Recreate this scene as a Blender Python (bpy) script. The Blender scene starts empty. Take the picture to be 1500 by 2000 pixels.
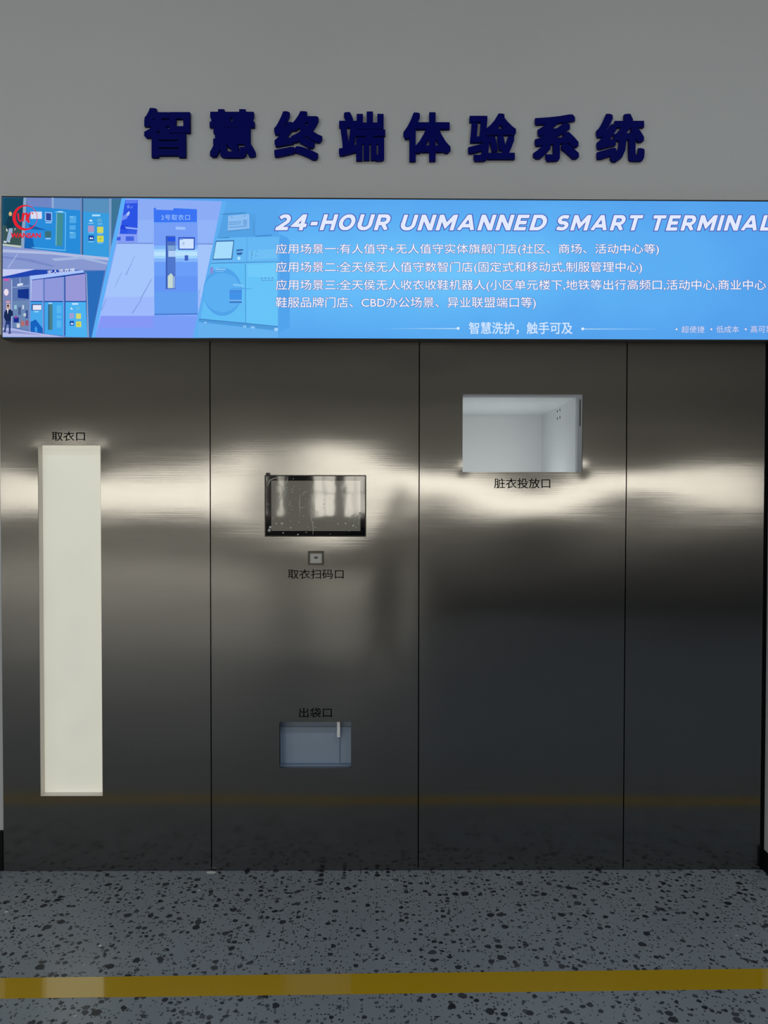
import bpy, bmesh, math, random
from mathutils import Vector, Matrix, noise

random.seed(7)
SC = bpy.context.scene
COL = SC.collection

# ------------------------------------------------------------------ camera
W, H, F = 1500.0, 2000.0, 1500.0
CAM = Vector((0.0, -3.067, 1.5))
YAW, PITCH, ROLL = math.radians(0.42), 0.0201, 0.0015
_f = Vector((math.sin(YAW) * math.cos(PITCH), math.cos(YAW) * math.cos(PITCH), -math.sin(PITCH)))
_r = Vector((math.cos(YAW), -math.sin(YAW), 0))
_u = _r.cross(_f)
R_ = _r * math.cos(ROLL) + _u * math.sin(ROLL)
U_ = R_.cross(_f)
cam_data = bpy.data.cameras.new('camera')
cam_data.sensor_fit = 'HORIZONTAL'
cam_data.sensor_width = 36.0
cam_data.lens = 36.0 * F / W
cam_data.clip_start = 0.02
cam_data.clip_end = 200
cam = bpy.data.objects.new('camera', cam_data)
COL.objects.link(cam)
cam.matrix_world = Matrix(((R_.x, U_.x, -_f.x, CAM.x), (R_.y, U_.y, -_f.y, CAM.y), (R_.z, U_.z, -_f.z, CAM.z), (0, 0, 0, 1)))
SC.camera = cam

# ------------------------------------------------------------------ world, light, exposure
SC.view_settings.view_transform = 'Standard'
SC.view_settings.look = 'None'
SC.view_settings.gamma = 1.0
SC.view_settings.use_curve_mapping = False
SC.view_settings.exposure = 0.0
SC.cycles.use_denoising = True
SC.cycles.max_bounces = 10
SC.cycles.sample_clamp_indirect = 6.0
world = bpy.data.worlds.new('overcast_sky')
SC.world = world
world.use_nodes = True
world.node_tree.nodes['Background'].inputs[0].default_value = (0.86, 0.93, 1.0, 1)
world.node_tree.nodes['Background'].inputs[1].default_value = 1.0

BACK = -20.0          # far window wall behind the camera
LEFT, RIGHT, CEIL = -12.6, 12.6, 4.6
SILL, HEAD = 0.93, 2.36
WIN_L = 6.6           # daylight radiance seen in the windows
FILL_LED_W = 19.5
WIN_COL = (1.0, 0.92, 0.765)


def window_light(cx, y, w, h, cz, rot):
    d = bpy.data.lights.new('daylight', 'AREA')
    d.shape = 'RECTANGLE'
    d.size, d.size_y = w, h
    d.color = WIN_COL
    d.energy = WIN_L * math.pi * w * h
    o = bpy.data.objects.new('window_daylight', d)
    COL.objects.link(o)
    o.location = (cx, y, cz)
    o.rotation_euler = rot
    return o


WIN_W = 0.68
# far wall windows (two panes wide) and side windows added on the left wall for more light
FAR_WIN = [(-3.72 - i * 0.92, WIN_W) for i in range(9, -1, -1)] + [(-2.94, 0.14)] + [(-1.62 + i * 0.92, WIN_W) for i in range(15)]
for cx, ww in FAR_WIN:
    window_light(cx, BACK - 0.22, ww, HEAD - SILL, (HEAD + SILL) / 2, (math.radians(90), 0, 0))
ADDED_SIDE_WIN = [-15.5, -12.5, -9.5]
for cy in ADDED_SIDE_WIN:
    o = window_light(LEFT - 0.22, cy, 1.5, 1.9, 2.0, (math.radians(90), 0, math.radians(-90)))

# LED panels added to the hall ceiling as fill light
FILL_LEDS = [(x, y) for y in (-2.9, -4.9) for x in (-6.0, -2.0, 2.0, 6.0)]
for lx, ly in FILL_LEDS:
    d = bpy.data.lights.new('fill_led_light', 'AREA')
    d.shape = 'RECTANGLE'
    d.size, d.size_y = 1.15, 0.55
    d.color = (0.79, 0.90, 1.0)
    d.energy = FILL_LED_W
    o = bpy.data.objects.new('fill_led_light', d)
    COL.objects.link(o)
    o.location = (lx, ly, CEIL - 0.035)

# ------------------------------------------------------------------ helpers
def lin(c):
    c = c / 255.0
    return c / 12.92 if c <= 0.04045 else ((c + 0.055) / 1.055) ** 2.4


def rgb(r, g, b):
    return (lin(r), lin(g), lin(b), 1.0)


def unproject(px, py, yp):
    d = _f * F + R_ * (px - W / 2) - U_ * (py - H / 2)
    t = (yp - CAM.y) / d.y
    return CAM + d * t


def on_floor(px, py, zp=0.0):
    d = _f * F + R_ * (px - W / 2) - U_ * (py - H / 2)
    t = (zp - CAM.z) / d.z
    return CAM + d * t


MATS = {}
STEEL_R1, STEEL_R2, STEEL_MIX = 0.11, 0.29, 0.29


def principled(name, color, rough=0.5, metal=0.0, spec=0.5, **kw):
    if name in MATS:
        return MATS[name]
    m = bpy.data.materials.new(name)
    m.use_nodes = True
    b = m.node_tree.nodes['Principled BSDF']
    b.inputs['Base Color'].default_value = color
    b.inputs['Roughness'].default_value = rough
    b.inputs['Metallic'].default_value = metal
    b.inputs['Specular IOR Level'].default_value = spec
    for k, v in kw.items():
        b.inputs[k].default_value = v
    MATS[name] = m
    return m


def glow(r, g, b, s=1.0):
    """Backlit print ink."""
    key = 'print_%d_%d_%d_%d' % (r, g, b, int(s * 100))
    if key in MATS:
        return MATS[key]
    m = bpy.data.materials.new(key)
    m.use_nodes = True
    nt = m.node_tree
    nt.nodes.clear()
    e = nt.nodes.new('ShaderNodeEmission')
    e.inputs[0].default_value = rgb(r, g, b)
    e.inputs[1].default_value = s
    o = nt.nodes.new('ShaderNodeOutputMaterial')
    nt.links.new(e.outputs[0], o.inputs[0])
    MATS[key] = m
    return m


def link(name, me, mats, parent=None, kind=None, label=None, cat=None, group=None, smooth=False):
    o = bpy.data.objects.new(name, me)
    COL.objects.link(o)
    if not isinstance(mats, (list, tuple)):
        mats = [mats]
    for m in mats:
        me.materials.append(m)
    if parent:
        o.parent = parent
    if kind:
        o['kind'] = kind
    if label:
        o['label'] = label
    if cat:
        o['category'] = cat
    if group:
        o['group'] = group
    if smooth:
        for p in me.polygons:
            p.use_smooth = True
    return o


def thing(name, label, cat, loc=(0, 0, 0), group=None):
    o = bpy.data.objects.new(name, None)
    COL.objects.link(o)
    o.empty_display_size = 0.05
    o.location = loc
    o['label'] = label
    o['category'] = cat
    if group:
        o['group'] = group
    return o


def bm_box(bm, x0, x1, y0, y1, z0, z1, mi=0):
    vs = [bm.verts.new(p) for p in ((x0, y0, z0), (x1, y0, z0), (x1, y1, z0), (x0, y1, z0),
                                    (x0, y0, z1), (x1, y0, z1), (x1, y1, z1), (x0, y1, z1))]
    for q in ((0, 3, 2, 1), (4, 5, 6, 7), (0, 1, 5, 4), (1, 2, 6, 5), (2, 3, 7, 6), (3, 0, 4, 7)):
        f = bm.faces.new([vs[i] for i in q])
        f.material_index = mi
    return vs


def done(bm, name, bevel=0.0, seg=2):
    if bevel:
        bmesh.ops.bevel(bm, geom=list(bm.edges), offset=bevel, segments=seg, affect='EDGES', clamp_overlap=True)
    bmesh.ops.recalc_face_normals(bm, faces=bm.faces)
    me = bpy.data.meshes.new(name)
    bm.to_mesh(me)
    bm.free()
    return me


def boxes(name, lst, bevel=0.0):
    bm = bmesh.new()
    for b in lst:
        bm_box(bm, *b)
    return done(bm, name, bevel)


def rect_frame(bm, x0, x1, z0, z1, y0, y1, t):
    """Picture-frame bars."""
    bm_box(bm, x0, x1, y0, y1, z1 - t, z1)
    bm_box(bm, x0, x1, y0, y1, z0, z0 + t)
    bm_box(bm, x0, x0 + t, y0, y1, z0 + t, z1 - t)
    bm_box(bm, x1 - t, x1, y0, y1, z0 + t, z1 - t)


def local(o_parent, me):
    """Move world-space mesh data into the frame of its parent."""
    me.transform(Matrix.Translation(-o_parent.location))
    return me


def text_raw(body, bold=0.0, shear=0.0, spacing=1.0):
    """Filled lettering; heavier weights are made by stamping the glyphs round a small square."""
    cu = bpy.data.curves.new('lettering', 'FONT')
    cu.body = body
    cu.size = 1.0
    cu.shear = shear
    cu.space_character = spacing
    cu.extrude = 0.5
    cu.resolution_u = 3
    o = bpy.data.objects.new('lettering', cu)
    COL.objects.link(o)
    bpy.context.view_layer.update()
    me = bpy.data.meshes.new_from_object(o.evaluated_get(bpy.context.evaluated_depsgraph_get()))
    bpy.data.objects.remove(o)
    bpy.data.curves.remove(cu)
    if bold <= 0:
        return me
    bm = bmesh.new()
    k = 0
    for ox in (0, -1, 1):
        for oy in (0, -1, 1):
            n0 = len(bm.verts)
            bm.from_mesh(me)
            bm.verts.ensure_lookup_table()
            for v in bm.verts[n0:]:
                v.co.x += ox * bold
                v.co.y += oy * bold
                v.co.z *= 1.0 - 0.006 * k
            k += 1
    bm.to_mesh(me)
    bm.free()
    return me


def text_mesh(body, box, yp, depth=0.0006, bold=0.0, grow=0.0, **kw):
    """Lettering fitted to a measured rectangle on the plane y = yp. box: x0, y0, x1, y1 (y down) [, drop].
    grow widens every stroke beyond the fitted rectangle, for an outline."""
    me = text_raw(body, bold=bold + grow, **kw)
    xs = [v.co.x for v in me.vertices]
    ys = [v.co.y for v in me.vertices]
    x0, x1, y0, y1 = min(xs) + grow, max(xs) - grow, min(ys) + grow, max(ys) - grow
    tilt = box[4] if len(box) > 4 else 0.0
    for v in me.vertices:
        u = (v.co.x - x0) / (x1 - x0)
        w = (v.co.y - y0) / (y1 - y0)
        p = unproject(box[0] + u * (box[2] - box[0]), box[3] + w * (box[1] - box[3]) + tilt * u, yp)
        v.co = (p.x, yp - depth * (0.5 + v.co.z), p.z)
    bm = bmesh.new()
    bm.from_mesh(me)
    bmesh.ops.recalc_face_normals(bm, faces=bm.faces)
    bm.to_mesh(me)
    bm.free()
    return me


# ------------------------------------------------------------------ materials
def wall_paint():
    m = principled('wall_paint', rgb(205, 208, 208), 0.6, spec=0.3)
    nt = m.node_tree
    b = nt.nodes['Principled BSDF']
    tc = nt.nodes.new('ShaderNodeTexCoord')
    n = nt.nodes.new('ShaderNodeTexNoise')
    n.inputs['Scale'].default_value = 90
    n.inputs['Detail'].default_value = 4
    bp = nt.nodes.new('ShaderNodeBump')
    bp.inputs['Strength'].default_value = 0.06
    bp.inputs['Distance'].default_value = 0.01
    nt.links.new(tc.outputs['Object'], n.inputs['Vector'])
    nt.links.new(n.outputs['Fac'], bp.inputs['Height'])
    nt.links.new(bp.outputs['Normal'], b.inputs['Normal'])
    n2 = nt.nodes.new('ShaderNodeTexNoise')
    n2.inputs['Scale'].default_value = 1.3
    n2.inputs['Detail'].default_value = 5
    mx = nt.nodes.new('ShaderNodeMix')
    mx.data_type = 'RGBA'
    mx.inputs[6].default_value = rgb(220, 222, 222)
    mx.inputs[7].default_value = rgb(230, 231, 230)
    nt.links.new(tc.outputs['Object'], n2.inputs['Vector'])
    nt.links.new(n2.outputs['Fac'], mx.inputs[0])
    nt.links.new(mx.outputs[2], b.inputs['Base Color'])
    return m


def brushed_steel():
    m = bpy.data.materials.new('brushed_steel')
    m.use_nodes = True
    nt = m.node_tree
    L = nt.links.new
    b = nt.nodes['Principled BSDF']
    b2 = nt.nodes.new('ShaderNodeBsdfPrincipled')
    tg = nt.nodes.new('ShaderNodeTangent')
    tg.direction_type = 'UV_MAP'
    tg.uv_map = 'UVMap'
    tc = nt.nodes.new('ShaderNodeTexCoord')
    mp = nt.nodes.new('ShaderNodeMapping')
    mp.inputs['Scale'].default_value = (2.5, 1, 420)
    n = nt.nodes.new('ShaderNodeTexNoise')
    n.inputs['Scale'].default_value = 1.0
    n.inputs['Detail'].default_value = 3
    L(tc.outputs['Object'], mp.inputs['Vector'])
    L(mp.outputs[0], n.inputs['Vector'])
    cr = nt.nodes.new('ShaderNodeMix')
    cr.data_type = 'RGBA'
    cr.inputs[6].default_value = (0.245, 0.243, 0.235, 1)
    cr.inputs[7].default_value = (0.285, 0.282, 0.272, 1)
    L(n.outputs['Fac'], cr.inputs[0])
    bp = nt.nodes.new('ShaderNodeBump')
    bp.inputs['Strength'].default_value = 0.02
    bp.inputs['Distance'].default_value = 0.002
    L(n.outputs['Fac'], bp.inputs['Height'])
    for k, (rough, aniso) in zip((b, b2), ((STEEL_R1, 0.6), (STEEL_R2, 0.45))):
        k.inputs['Metallic'].default_value = 1.0
        k.inputs['Roughness'].default_value = rough
        k.inputs['Anisotropic'].default_value = aniso
        L(tg.outputs[0], k.inputs['Tangent'])
        L(cr.outputs[2], k.inputs['Base Color'])
        L(bp.outputs['Normal'], k.inputs['Normal'])
    mix = nt.nodes.new('ShaderNodeMixShader')
    mix.inputs[0].default_value = STEEL_MIX
    L(b.outputs[0], mix.inputs[1])
    L(b2.outputs[0], mix.inputs[2])
    L(mix.outputs[0], nt.nodes['Material Output'].inputs[0])
    return m


def terrazzo():
    m = bpy.data.materials.new('terrazzo')
    m.use_nodes = True
    nt = m.node_tree
    b = nt.nodes['Principled BSDF']
    L = nt.links.new
    tc = nt.nodes.new('ShaderNodeTexCoord')
    # warped coordinates give broken, angular chips
    nz = nt.nodes.new('ShaderNodeTexNoise')
    nz.inputs['Scale'].default_value = 55
    nz.inputs['Detail'].default_value = 2
    L(tc.outputs['Object'], nz.inputs['Vector'])
    wv = nt.nodes.new('ShaderNodeVectorMath')
    wv.operation = 'MULTIPLY_ADD'
    wv.inputs[1].default_value = (0.012, 0.012, 0)
    L(nz.outputs['Color'], wv.inputs[0])
    L(tc.outputs['Object'], wv.inputs[2])
    base_n = nt.nodes.new('ShaderNodeTexNoise')
    base_n.inputs['Scale'].default_value = 3.0
    base_n.inputs['Detail'].default_value = 8
    L(tc.outputs['Object'], base_n.inputs['Vector'])
    base = nt.nodes.new('ShaderNodeMix')
    base.data_type = 'RGBA'
    base.inputs[6].default_value = rgb(142, 147, 151)
    base.inputs[7].default_value = rgb(168, 173, 176)
    L(base_n.outputs['Fac'], base.inputs[0])
    grain = nt.nodes.new('ShaderNodeTexNoise')
    grain.inputs['Scale'].default_value = 320
    grain.inputs['Detail'].default_value = 3
    L(tc.outputs['Object'], grain.inputs['Vector'])
    gm = nt.nodes.new('ShaderNodeMix')
    gm.data_type = 'RGBA'
    gm.blend_type = 'OVERLAY'
    gm.inputs[0].default_value = 0.30
    L(base.outputs[2], gm.inputs[6])
    L(grain.outputs['Fac'], gm.inputs[7])
    prev = gm.outputs[2]
    for scale, dens, rad, c0, c1 in ((95, 0.26, 0.36, (66, 70, 75), (104, 106, 108)),
                                     (46, 0.22, 0.38, (46, 49, 56), (92, 94, 98)),
                                     (27, 0.13, 0.33, (42, 45, 52), (84, 84, 88)),
                                     (60, 0.007, 0.30, (170, 168, 162), (200, 200, 195))):
        vo = nt.nodes.new('ShaderNodeTexVoronoi')
        vo.inputs['Scale'].default_value = scale
        vo.voronoi_dimensions = '2D'
        L(wv.outputs[0], vo.inputs['Vector'])
        sep = nt.nodes.new('ShaderNodeSeparateColor')
        L(vo.outputs['Color'], sep.inputs[0])
        pick = nt.nodes.new('ShaderNodeMath')
        pick.operation = 'LESS_THAN'
        pick.inputs[1].default_value = dens
        L(sep.outputs[0], pick.inputs[0])
        rr = nt.nodes.new('ShaderNodeMath')          # radius varies per chip
        rr.operation = 'MULTIPLY_ADD'
        rr.inputs[1].default_value = rad * 0.75
        rr.inputs[2].default_value = rad * 0.45
        L(sep.outputs[1], rr.inputs[0])
        inside = nt.nodes.new('ShaderNodeMath')
        inside.operation = 'LESS_THAN'
        L(vo.outputs['Distance'], inside.inputs[0])
        L(rr.outputs[0], inside.inputs[1])
        mask = nt.nodes.new('ShaderNodeMath')
        mask.operation = 'MULTIPLY'
        L(pick.outputs[0], mask.inputs[0])
        L(inside.outputs[0], mask.inputs[1])
        cc = nt.nodes.new('ShaderNodeMix')
        cc.data_type = 'RGBA'
        cc.inputs[6].default_value = rgb(*c0)
        cc.inputs[7].default_value = rgb(*c1)
        L(sep.outputs[2], cc.inputs[0])
        mx = nt.nodes.new('ShaderNodeMix')
        mx.data_type = 'RGBA'
        L(mask.outputs[0], mx.inputs[0])
        L(prev, mx.inputs[6])
        L(cc.outputs[2], mx.inputs[7])
        prev = mx.outputs[2]
    L(prev, b.inputs['Base Color'])
    b.inputs['Roughness'].default_value = 0.28
    b.inputs['Specular IOR Level'].default_value = 0.27
    bp = nt.nodes.new('ShaderNodeBump')
    bp.inputs['Strength'].default_value = 0.08
    bp.inputs['Distance'].default_value = 0.002
    L(grain.outputs['Fac'], bp.inputs['Height'])
    L(bp.outputs['Normal'], b.inputs['Normal'])
    return m


M_WALL = wall_paint()
M_STEEL = brushed_steel()
M_FLOOR = terrazzo()
M_BLACK = principled('black_plastic', rgb(14, 15, 20), 0.35)
M_SKIRT = principled('black_skirting', rgb(17, 18, 22), 0.5, spec=0.2)
M_GASKET = principled('dark_gap', rgb(12, 12, 13), 0.8, spec=0.1)
M_INK = principled('black_vinyl', rgb(10, 9, 13), 0.7, spec=0.1)
M_NAVY = principled('navy_acrylic', rgb(0, 8, 118), 0.55, spec=0.08)
M_EDGE = principled('steel_edge', (0.56, 0.55, 0.53, 1), 0.3, 1.0)
M_CEIL = principled('ceiling_paint', rgb(150, 148, 144), 0.8, spec=0.2)
M_FAR = principled('hall_paint', rgb(168, 165, 158), 0.7, spec=0.2)
M_FRAME = principled('window_metal', rgb(90, 92, 96), 0.5)
M_WHITE = principled('white_powdercoat', rgb(226, 230, 232), 0.35)

# ------------------------------------------------------------------ setting
PF = -0.015                                    # front plane of the steel panels
ZT = unproject(740, 656, PF).z                 # top of the panels
XL = unproject(3, 1180, PF).x                  # left end of the panel run
XR = unproject(1497.3, 1180, PF).x             # right end of the panel run
bm = bmesh.new()
bm_box(bm, LEFT, RIGHT, BACK, 0.9, -0.12, 0.0)
link('floor', done(bm, 'floor'), M_FLOOR, kind='structure')
link('ceiling', boxes('ceiling', [(LEFT - .3, RIGHT + .3, BACK - .3, 0.9, CEIL, CEIL + 0.12)]), M_CEIL, kind='structure')
# the wall that carries the facade: open behind the panels
link('wall_front', boxes('wall_front', [(LEFT, RIGHT, 0.0, 0.12, ZT + 0.001, CEIL)]), M_WALL, kind='structure')
link('wall_front_left', boxes('wall_front_left', [(LEFT, XL - 0.004, 0.0, 0.12, 0.0, ZT + 0.001)]), M_WALL, kind='structure')
link('wall_front_right', boxes('wall_front_right', [(XR + 0.004, RIGHT, 0.0, 0.12, 0.0, ZT + 0.001)]), M_WALL, kind='structure')
link('wall_right', boxes('wall_right', [(XR + 0.002, XR + 0.16, -0.052, -0.0005, 0.0, ZT - 0.05)], 0.001), M_WALL, kind='structure')
link('baseboard_right', boxes('baseboard_right', [
    (XR - 0.004, XR + 0.0015, -0.060, -0.016, 0.0, 0.082), (XR + 0.0015, XR + 0.168, -0.062, -0.053, 0.0, 0.082)]), M_SKIRT, kind='structure')
link('baseboard_left', boxes('baseboard_left', [(LEFT, XL - 0.005, -0.014, -0.0005, 0.0, 0.16)]), M_SKIRT, kind='structure')
link('wall_cavity', boxes('wall_cavity', [(XL - 0.1, XR + 0.1, 0.82, 0.86, 0.0, ZT + 0.1)]), M_GASKET, kind='structure')

# hall behind the camera
segs = []
edges = [LEFT - .3] + [e for c, ww in FAR_WIN for e in (c - ww / 2, c + ww / 2)] + [RIGHT + .3]
for i in range(0, len(edges), 2):
    segs.append((edges[i], edges[i + 1], BACK - 0.2, BACK, SILL, HEAD))
segs.append((LEFT - .3, RIGHT + .3, BACK - 0.2, BACK, 0, SILL))
segs.append((LEFT - .3, RIGHT + .3, BACK - 0.2, BACK, HEAD, CEIL))
link('wall_back', boxes('wall_back', segs), M_FAR, kind='structure')
segs = [(LEFT - 0.2, LEFT, BACK, 0.9, 0, 1.05), (LEFT - 0.2, LEFT, BACK, 0.9, 2.95, CEIL)]
ed = [BACK] + [e for c in ADDED_SIDE_WIN for e in (c - 0.75, c + 0.75)] + [0.9]
for i in range(0, len(ed), 2):
    segs.append((LEFT - 0.2, LEFT, ed[i], ed[i + 1], 1.05, 2.95))
link('wall_left', boxes('wall_left', segs), M_FAR, kind='structure')
link('wall_side', boxes('wall_side', [(RIGHT, RIGHT + 0.2, BACK, 0.9, 0, CEIL)]), M_FAR, kind='structure')
link('trim_20', boxes('dark_reflection', [(XR - 0.0155, XR + 0.001, -0.0145, -0.0005, 0.001, ZT - 0.002)]), M_GASKET, kind='structure')  # black strip put in place of the pier's dark reflection in the steel
n_win = 0
for cx, ww in FAR_WIN:
    n_win += 1
    bm = bmesh.new()
    rect_frame(bm, cx - ww / 2, cx + ww / 2, SILL, HEAD, BACK - 0.14, BACK - 0.08, 0.02)
    if ww > 0.3:
        bm_box(bm, cx - 0.015, cx + 0.015, BACK - 0.14, BACK - 0.08, SILL, HEAD)
    bm_box(bm, cx - ww / 2, cx + ww / 2, BACK - 0.14, BACK - 0.08, 1.61, 1.64)
    link('window_%d' % n_win, done(bm, 'window'), M_FRAME, kind='structure')
for cy in ADDED_SIDE_WIN:  # frames of the added side windows
    n_win += 1
    link('window_%d' % n_win, boxes('window', [
        (LEFT - 0.14, LEFT - 0.08, cy - 0.75, cy + 0.75, 1.05, 1.09), (LEFT - 0.14, LEFT - 0.08, cy - 0.75, cy + 0.75, 2.91, 2.95),
        (LEFT - 0.14, LEFT - 0.08, cy - 0.02, cy + 0.02, 1.09, 2.91)]), M_FRAME, kind='structure')


for lx, ly in FILL_LEDS:  # frames round the added ceiling panels
    bm = bmesh.new()
    for b4 in ((lx - .6, lx + .6, ly - .3, ly - .275), (lx - .6, lx + .6, ly + .275, ly + .3), (lx - .6, lx - .575, ly - .275, ly + .275), (lx + .575, lx + .6, ly - .275, ly + .275)):
        bm_box(bm, b4[0], b4[1], b4[2], b4[3], CEIL - 0.045, CEIL)
    link('trim_%d' % (FILL_LEDS.index((lx, ly)) + 1), done(bm, 'fill_led_trim'), M_WHITE, kind='structure')

# ------------------------------------------------------------------ steel panels
def px_x(px, py=1180):
    return unproject(px, py, PF).x


def px_z(py, px=740):
    return unproject(px, py, PF).z


DENTS = []            # (x, z, sigma x, sigma z, height toward the room)


def dent(px, py, sx, sz, a):
    p = unproject(px, py, PF)
    DENTS.append((p.x, p.z, sx, sz, a))


dent(617, 985, 0.20, 0.17, -0.0050)      # sheet drawn in around the touch screen
dent(1040, 1000, 0.13, 0.11, 0.0034)      # belly under the hatch
dent(850, 934, 0.13, 0.11, 0.0026)
dent(1215, 924, 0.15, 0.11, 0.0030)
dent(1370, 935, 0.18, 0.13, 0.0013)
dent(1500, 930, 0.12, 0.16, 0.0006)
dent(60, 945, 0.12, 0.13, 0.0010)
dent(300, 965, 0.18, 0.13, 0.0010)
dent(137, 880, 0.11, 0.055, -0.0019)      # drawn in above the tall slot
dent(470, 745, 0.10, 0.13, 0.0012)       # oil-canning near the top edges
dent(790, 690, 0.06, 0.05, -0.0008)
dent(850, 695, 0.06, 0.05, -0.0008)
dent(640, 1290, 0.25, 0.06, 0.0008)
dent(1000, 1260, 0.22, 0.07, -0.0009)
dent(1120, 1280, 0.10, 0.10, 0.0007)
dent(905, 915, 0.014, 0.016, -0.0005)    # snipped corners of the hatch
dent(1140, 915, 0.014, 0.020, -0.0007)
dent(74, 877, 0.016, 0.016, -0.00035)
dent(201, 877, 0.016, 0.016, -0.00035)


def height(x, z):
    h = 0.0
    for dx, dz, sx, sz, a in DENTS:
        e = ((x - dx) / sx) ** 2 + ((z - dz) / sz) ** 2
        if e < 20:
            h += a * math.exp(-0.5 * e)
    h += 0.0007 * noise.noise(Vector((x * 1.7, z * 2.3, 3.1)))
    h += 0.00030 * noise.noise(Vector((x * 2.2, z * 7.0, 9.7)))
    h += 0.00005 * noise.noise(Vector((x * 6.0, z * 22.0, 5.7)))
    return h


def grid_lines(a, b, cuts, step):
    pts = sorted([a, b] + [c for c in cuts if a < c < b])
    out = []
    for i in range(len(pts) - 1):
        n = max(1, int(round((pts[i + 1] - pts[i]) / step)))
        out += [pts[i] + (pts[i + 1] - pts[i]) * k / n for k in range(n)]
    return out + [pts[-1]]


def steel_sheet(x0, x1, z0, z1, holes, org):
    xs = grid_lines(x0, x1, [h[0] for h in holes] + [h[1] for h in holes], 0.012)
    zs = grid_lines(z0, z1, [h[2] for h in holes] + [h[3] for h in holes], 0.012)
    bm = bmesh.new()
    uv = bm.loops.layers.uv.new('UVMap')
    V = {}

    def vert(i, j):
        if (i, j) not in V:
            V[(i, j)] = bm.verts.new((xs[i], PF - height(xs[i], zs[j]), zs[j]))
        return V[(i, j)]

    for i in range(len(xs) - 1):
        for j in range(len(zs) - 1):
            cx, cz = (xs[i] + xs[i + 1]) / 2, (zs[j] + zs[j + 1]) / 2
            if any(h[0] < cx < h[1] and h[2] < cz < h[3] for h in holes):
                continue
            f = bm.faces.new([vert(i, j), vert(i + 1, j), vert(i + 1, j + 1), vert(i, j + 1)])
            f.smooth = True
    # folded returns round the outside and the cut-outs
    rim = [e for e in bm.edges if len(e.link_faces) == 1]
    res = bmesh.ops.extrude_edge_only(bm, edges=rim)
    for v in [g for g in res['geom'] if isinstance(g, bmesh.types.BMVert)]:
        v.co.y = 0.006
    for f in bm.faces:
        for l in f.loops:
            l[uv].uv = (l.vert.co.x, l.vert.co.z)
    bm.normal_update()
    for e in rim:
        if e.is_valid:
            e.smooth = False
    me = bpy.data.meshes.new('steel_sheet')
    for v in bm.verts:
        v.co -= org
    bm.to_mesh(me)
    bm.free()
    return me


SEAM = [px_x(411.5), px_x(818), px_x(1221)]
G = 0.0022
ZB = 0.003
spans = [(XL, SEAM[0] - G), (SEAM[0] + G, SEAM[1] - G), (SEAM[1] + G, SEAM[2] - G), (SEAM[2] + G, XR - 0.016)]
SLOT = (px_x(76.5, 1210), px_x(198.5, 1210), px_z(1555, 140), px_z(868.5, 140))
HATCH = (px_x(903.5, 845), px_x(1138, 845), px_z(922, 1020), px_z(769.5, 1020))
OUTLET = (px_x(546, 1455), px_x(685.5, 1455), px_z(1500.5, 617), px_z(1410, 617))
SCREEN = (px_x(518, 990), px_x(714.5, 990), px_z(1047.5, 617), px_z(928.5, 617))
SCAN = (px_x(602, 1090), px_x(632, 1090), px_z(1103, 617), px_z(1077, 617))
holes = [[SLOT], [SCREEN, SCAN, OUTLET], [HATCH], []]
P_LABEL = ['brushed steel wall panel with the tall bright slot, first from the left',
           'brushed steel wall panel holding the black touch screen and the small blue-grey outlet',
           'brushed steel wall panel with the wide open hatch near its top',
           'plain brushed steel wall panel without any opening, at the right end']
panels = []
for (x0, x1), hs, lb in zip(spans, holes, P_LABEL):
    org = Vector(((x0 + x1) / 2, PF, ZB))
    t = thing('steel_panel', lb, 'wall panel', org, 'steel facade panels')
    link('sheet', steel_sheet(x0, x1, ZB, ZT, hs, org), M_STEEL, t)
    panels.append(t)
for k, sx in enumerate(SEAM):
    link('gasket', local(panels[k], boxes('gasket', [(sx - G, sx + G, 0.001, 0.005, ZB, ZT)])), M_GASKET, panels[k], label='dark seam strip')


def caption(panel, body, box):
    me = text_mesh(body, box, PF - 0.0045, depth=0.006, bold=0.005)
    # follow the dented sheet
    for v in me.vertices:
        front = v.co.y < PF - 0.0075
        v.co.y = PF - height(v.co.x, v.co.z) - (0.0008 if front else -0.0004)
    link('lettering', local(panel, me), M_INK, panel, label='black Chinese caption')


caption(panels[0], '取衣口', (100, 842.5, 165, 861))
caption(panels[1], '取衣扫码口', (562, 1112, 671, 1131))
caption(panels[1], '出袋口', (584, 1383, 648, 1402))
caption(panels[2], '脏衣投放口', (965.5, 934, 1075, 954))

# ---- tall slot: backlit frosted shutter a few centimetres behind the sheet
x0, x1, z0, z1 = SLOT
M_FROST = bpy.data.materials.new('backlit_frosted_acrylic')
M_FROST.use_nodes = True
nt = M_FROST.node_tree
b = nt.nodes['Principled BSDF']
b.inputs['Base Color'].default_value = rgb(225, 225, 215)
b.inputs['Roughness'].default_value = 0.3
tc = nt.nodes.new('ShaderNodeTexCoord')
n = nt.nodes.new('ShaderNodeTexNoise')
n.inputs['Scale'].default_value = 7
n.inputs['Detail'].default_value = 4
mx = nt.nodes.new('ShaderNodeMix')
mx.data_type = 'RGBA'
mx.inputs[6].default_value = rgb(198, 199, 184)
mx.inputs[7].default_value = rgb(215, 212, 196)
nt.links.new(tc.outputs['Object'], n.inputs['Vector'])
nt.links.new(n.outputs['Fac'], mx.inputs[0])
nt.links.new(mx.outputs[2], b.inputs['Emission Color'])
b.inputs['Emission Strength'].default_value = 0.60
M_LINER = principled('slot_liner', rgb(228, 220, 210), 0.4)
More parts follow.
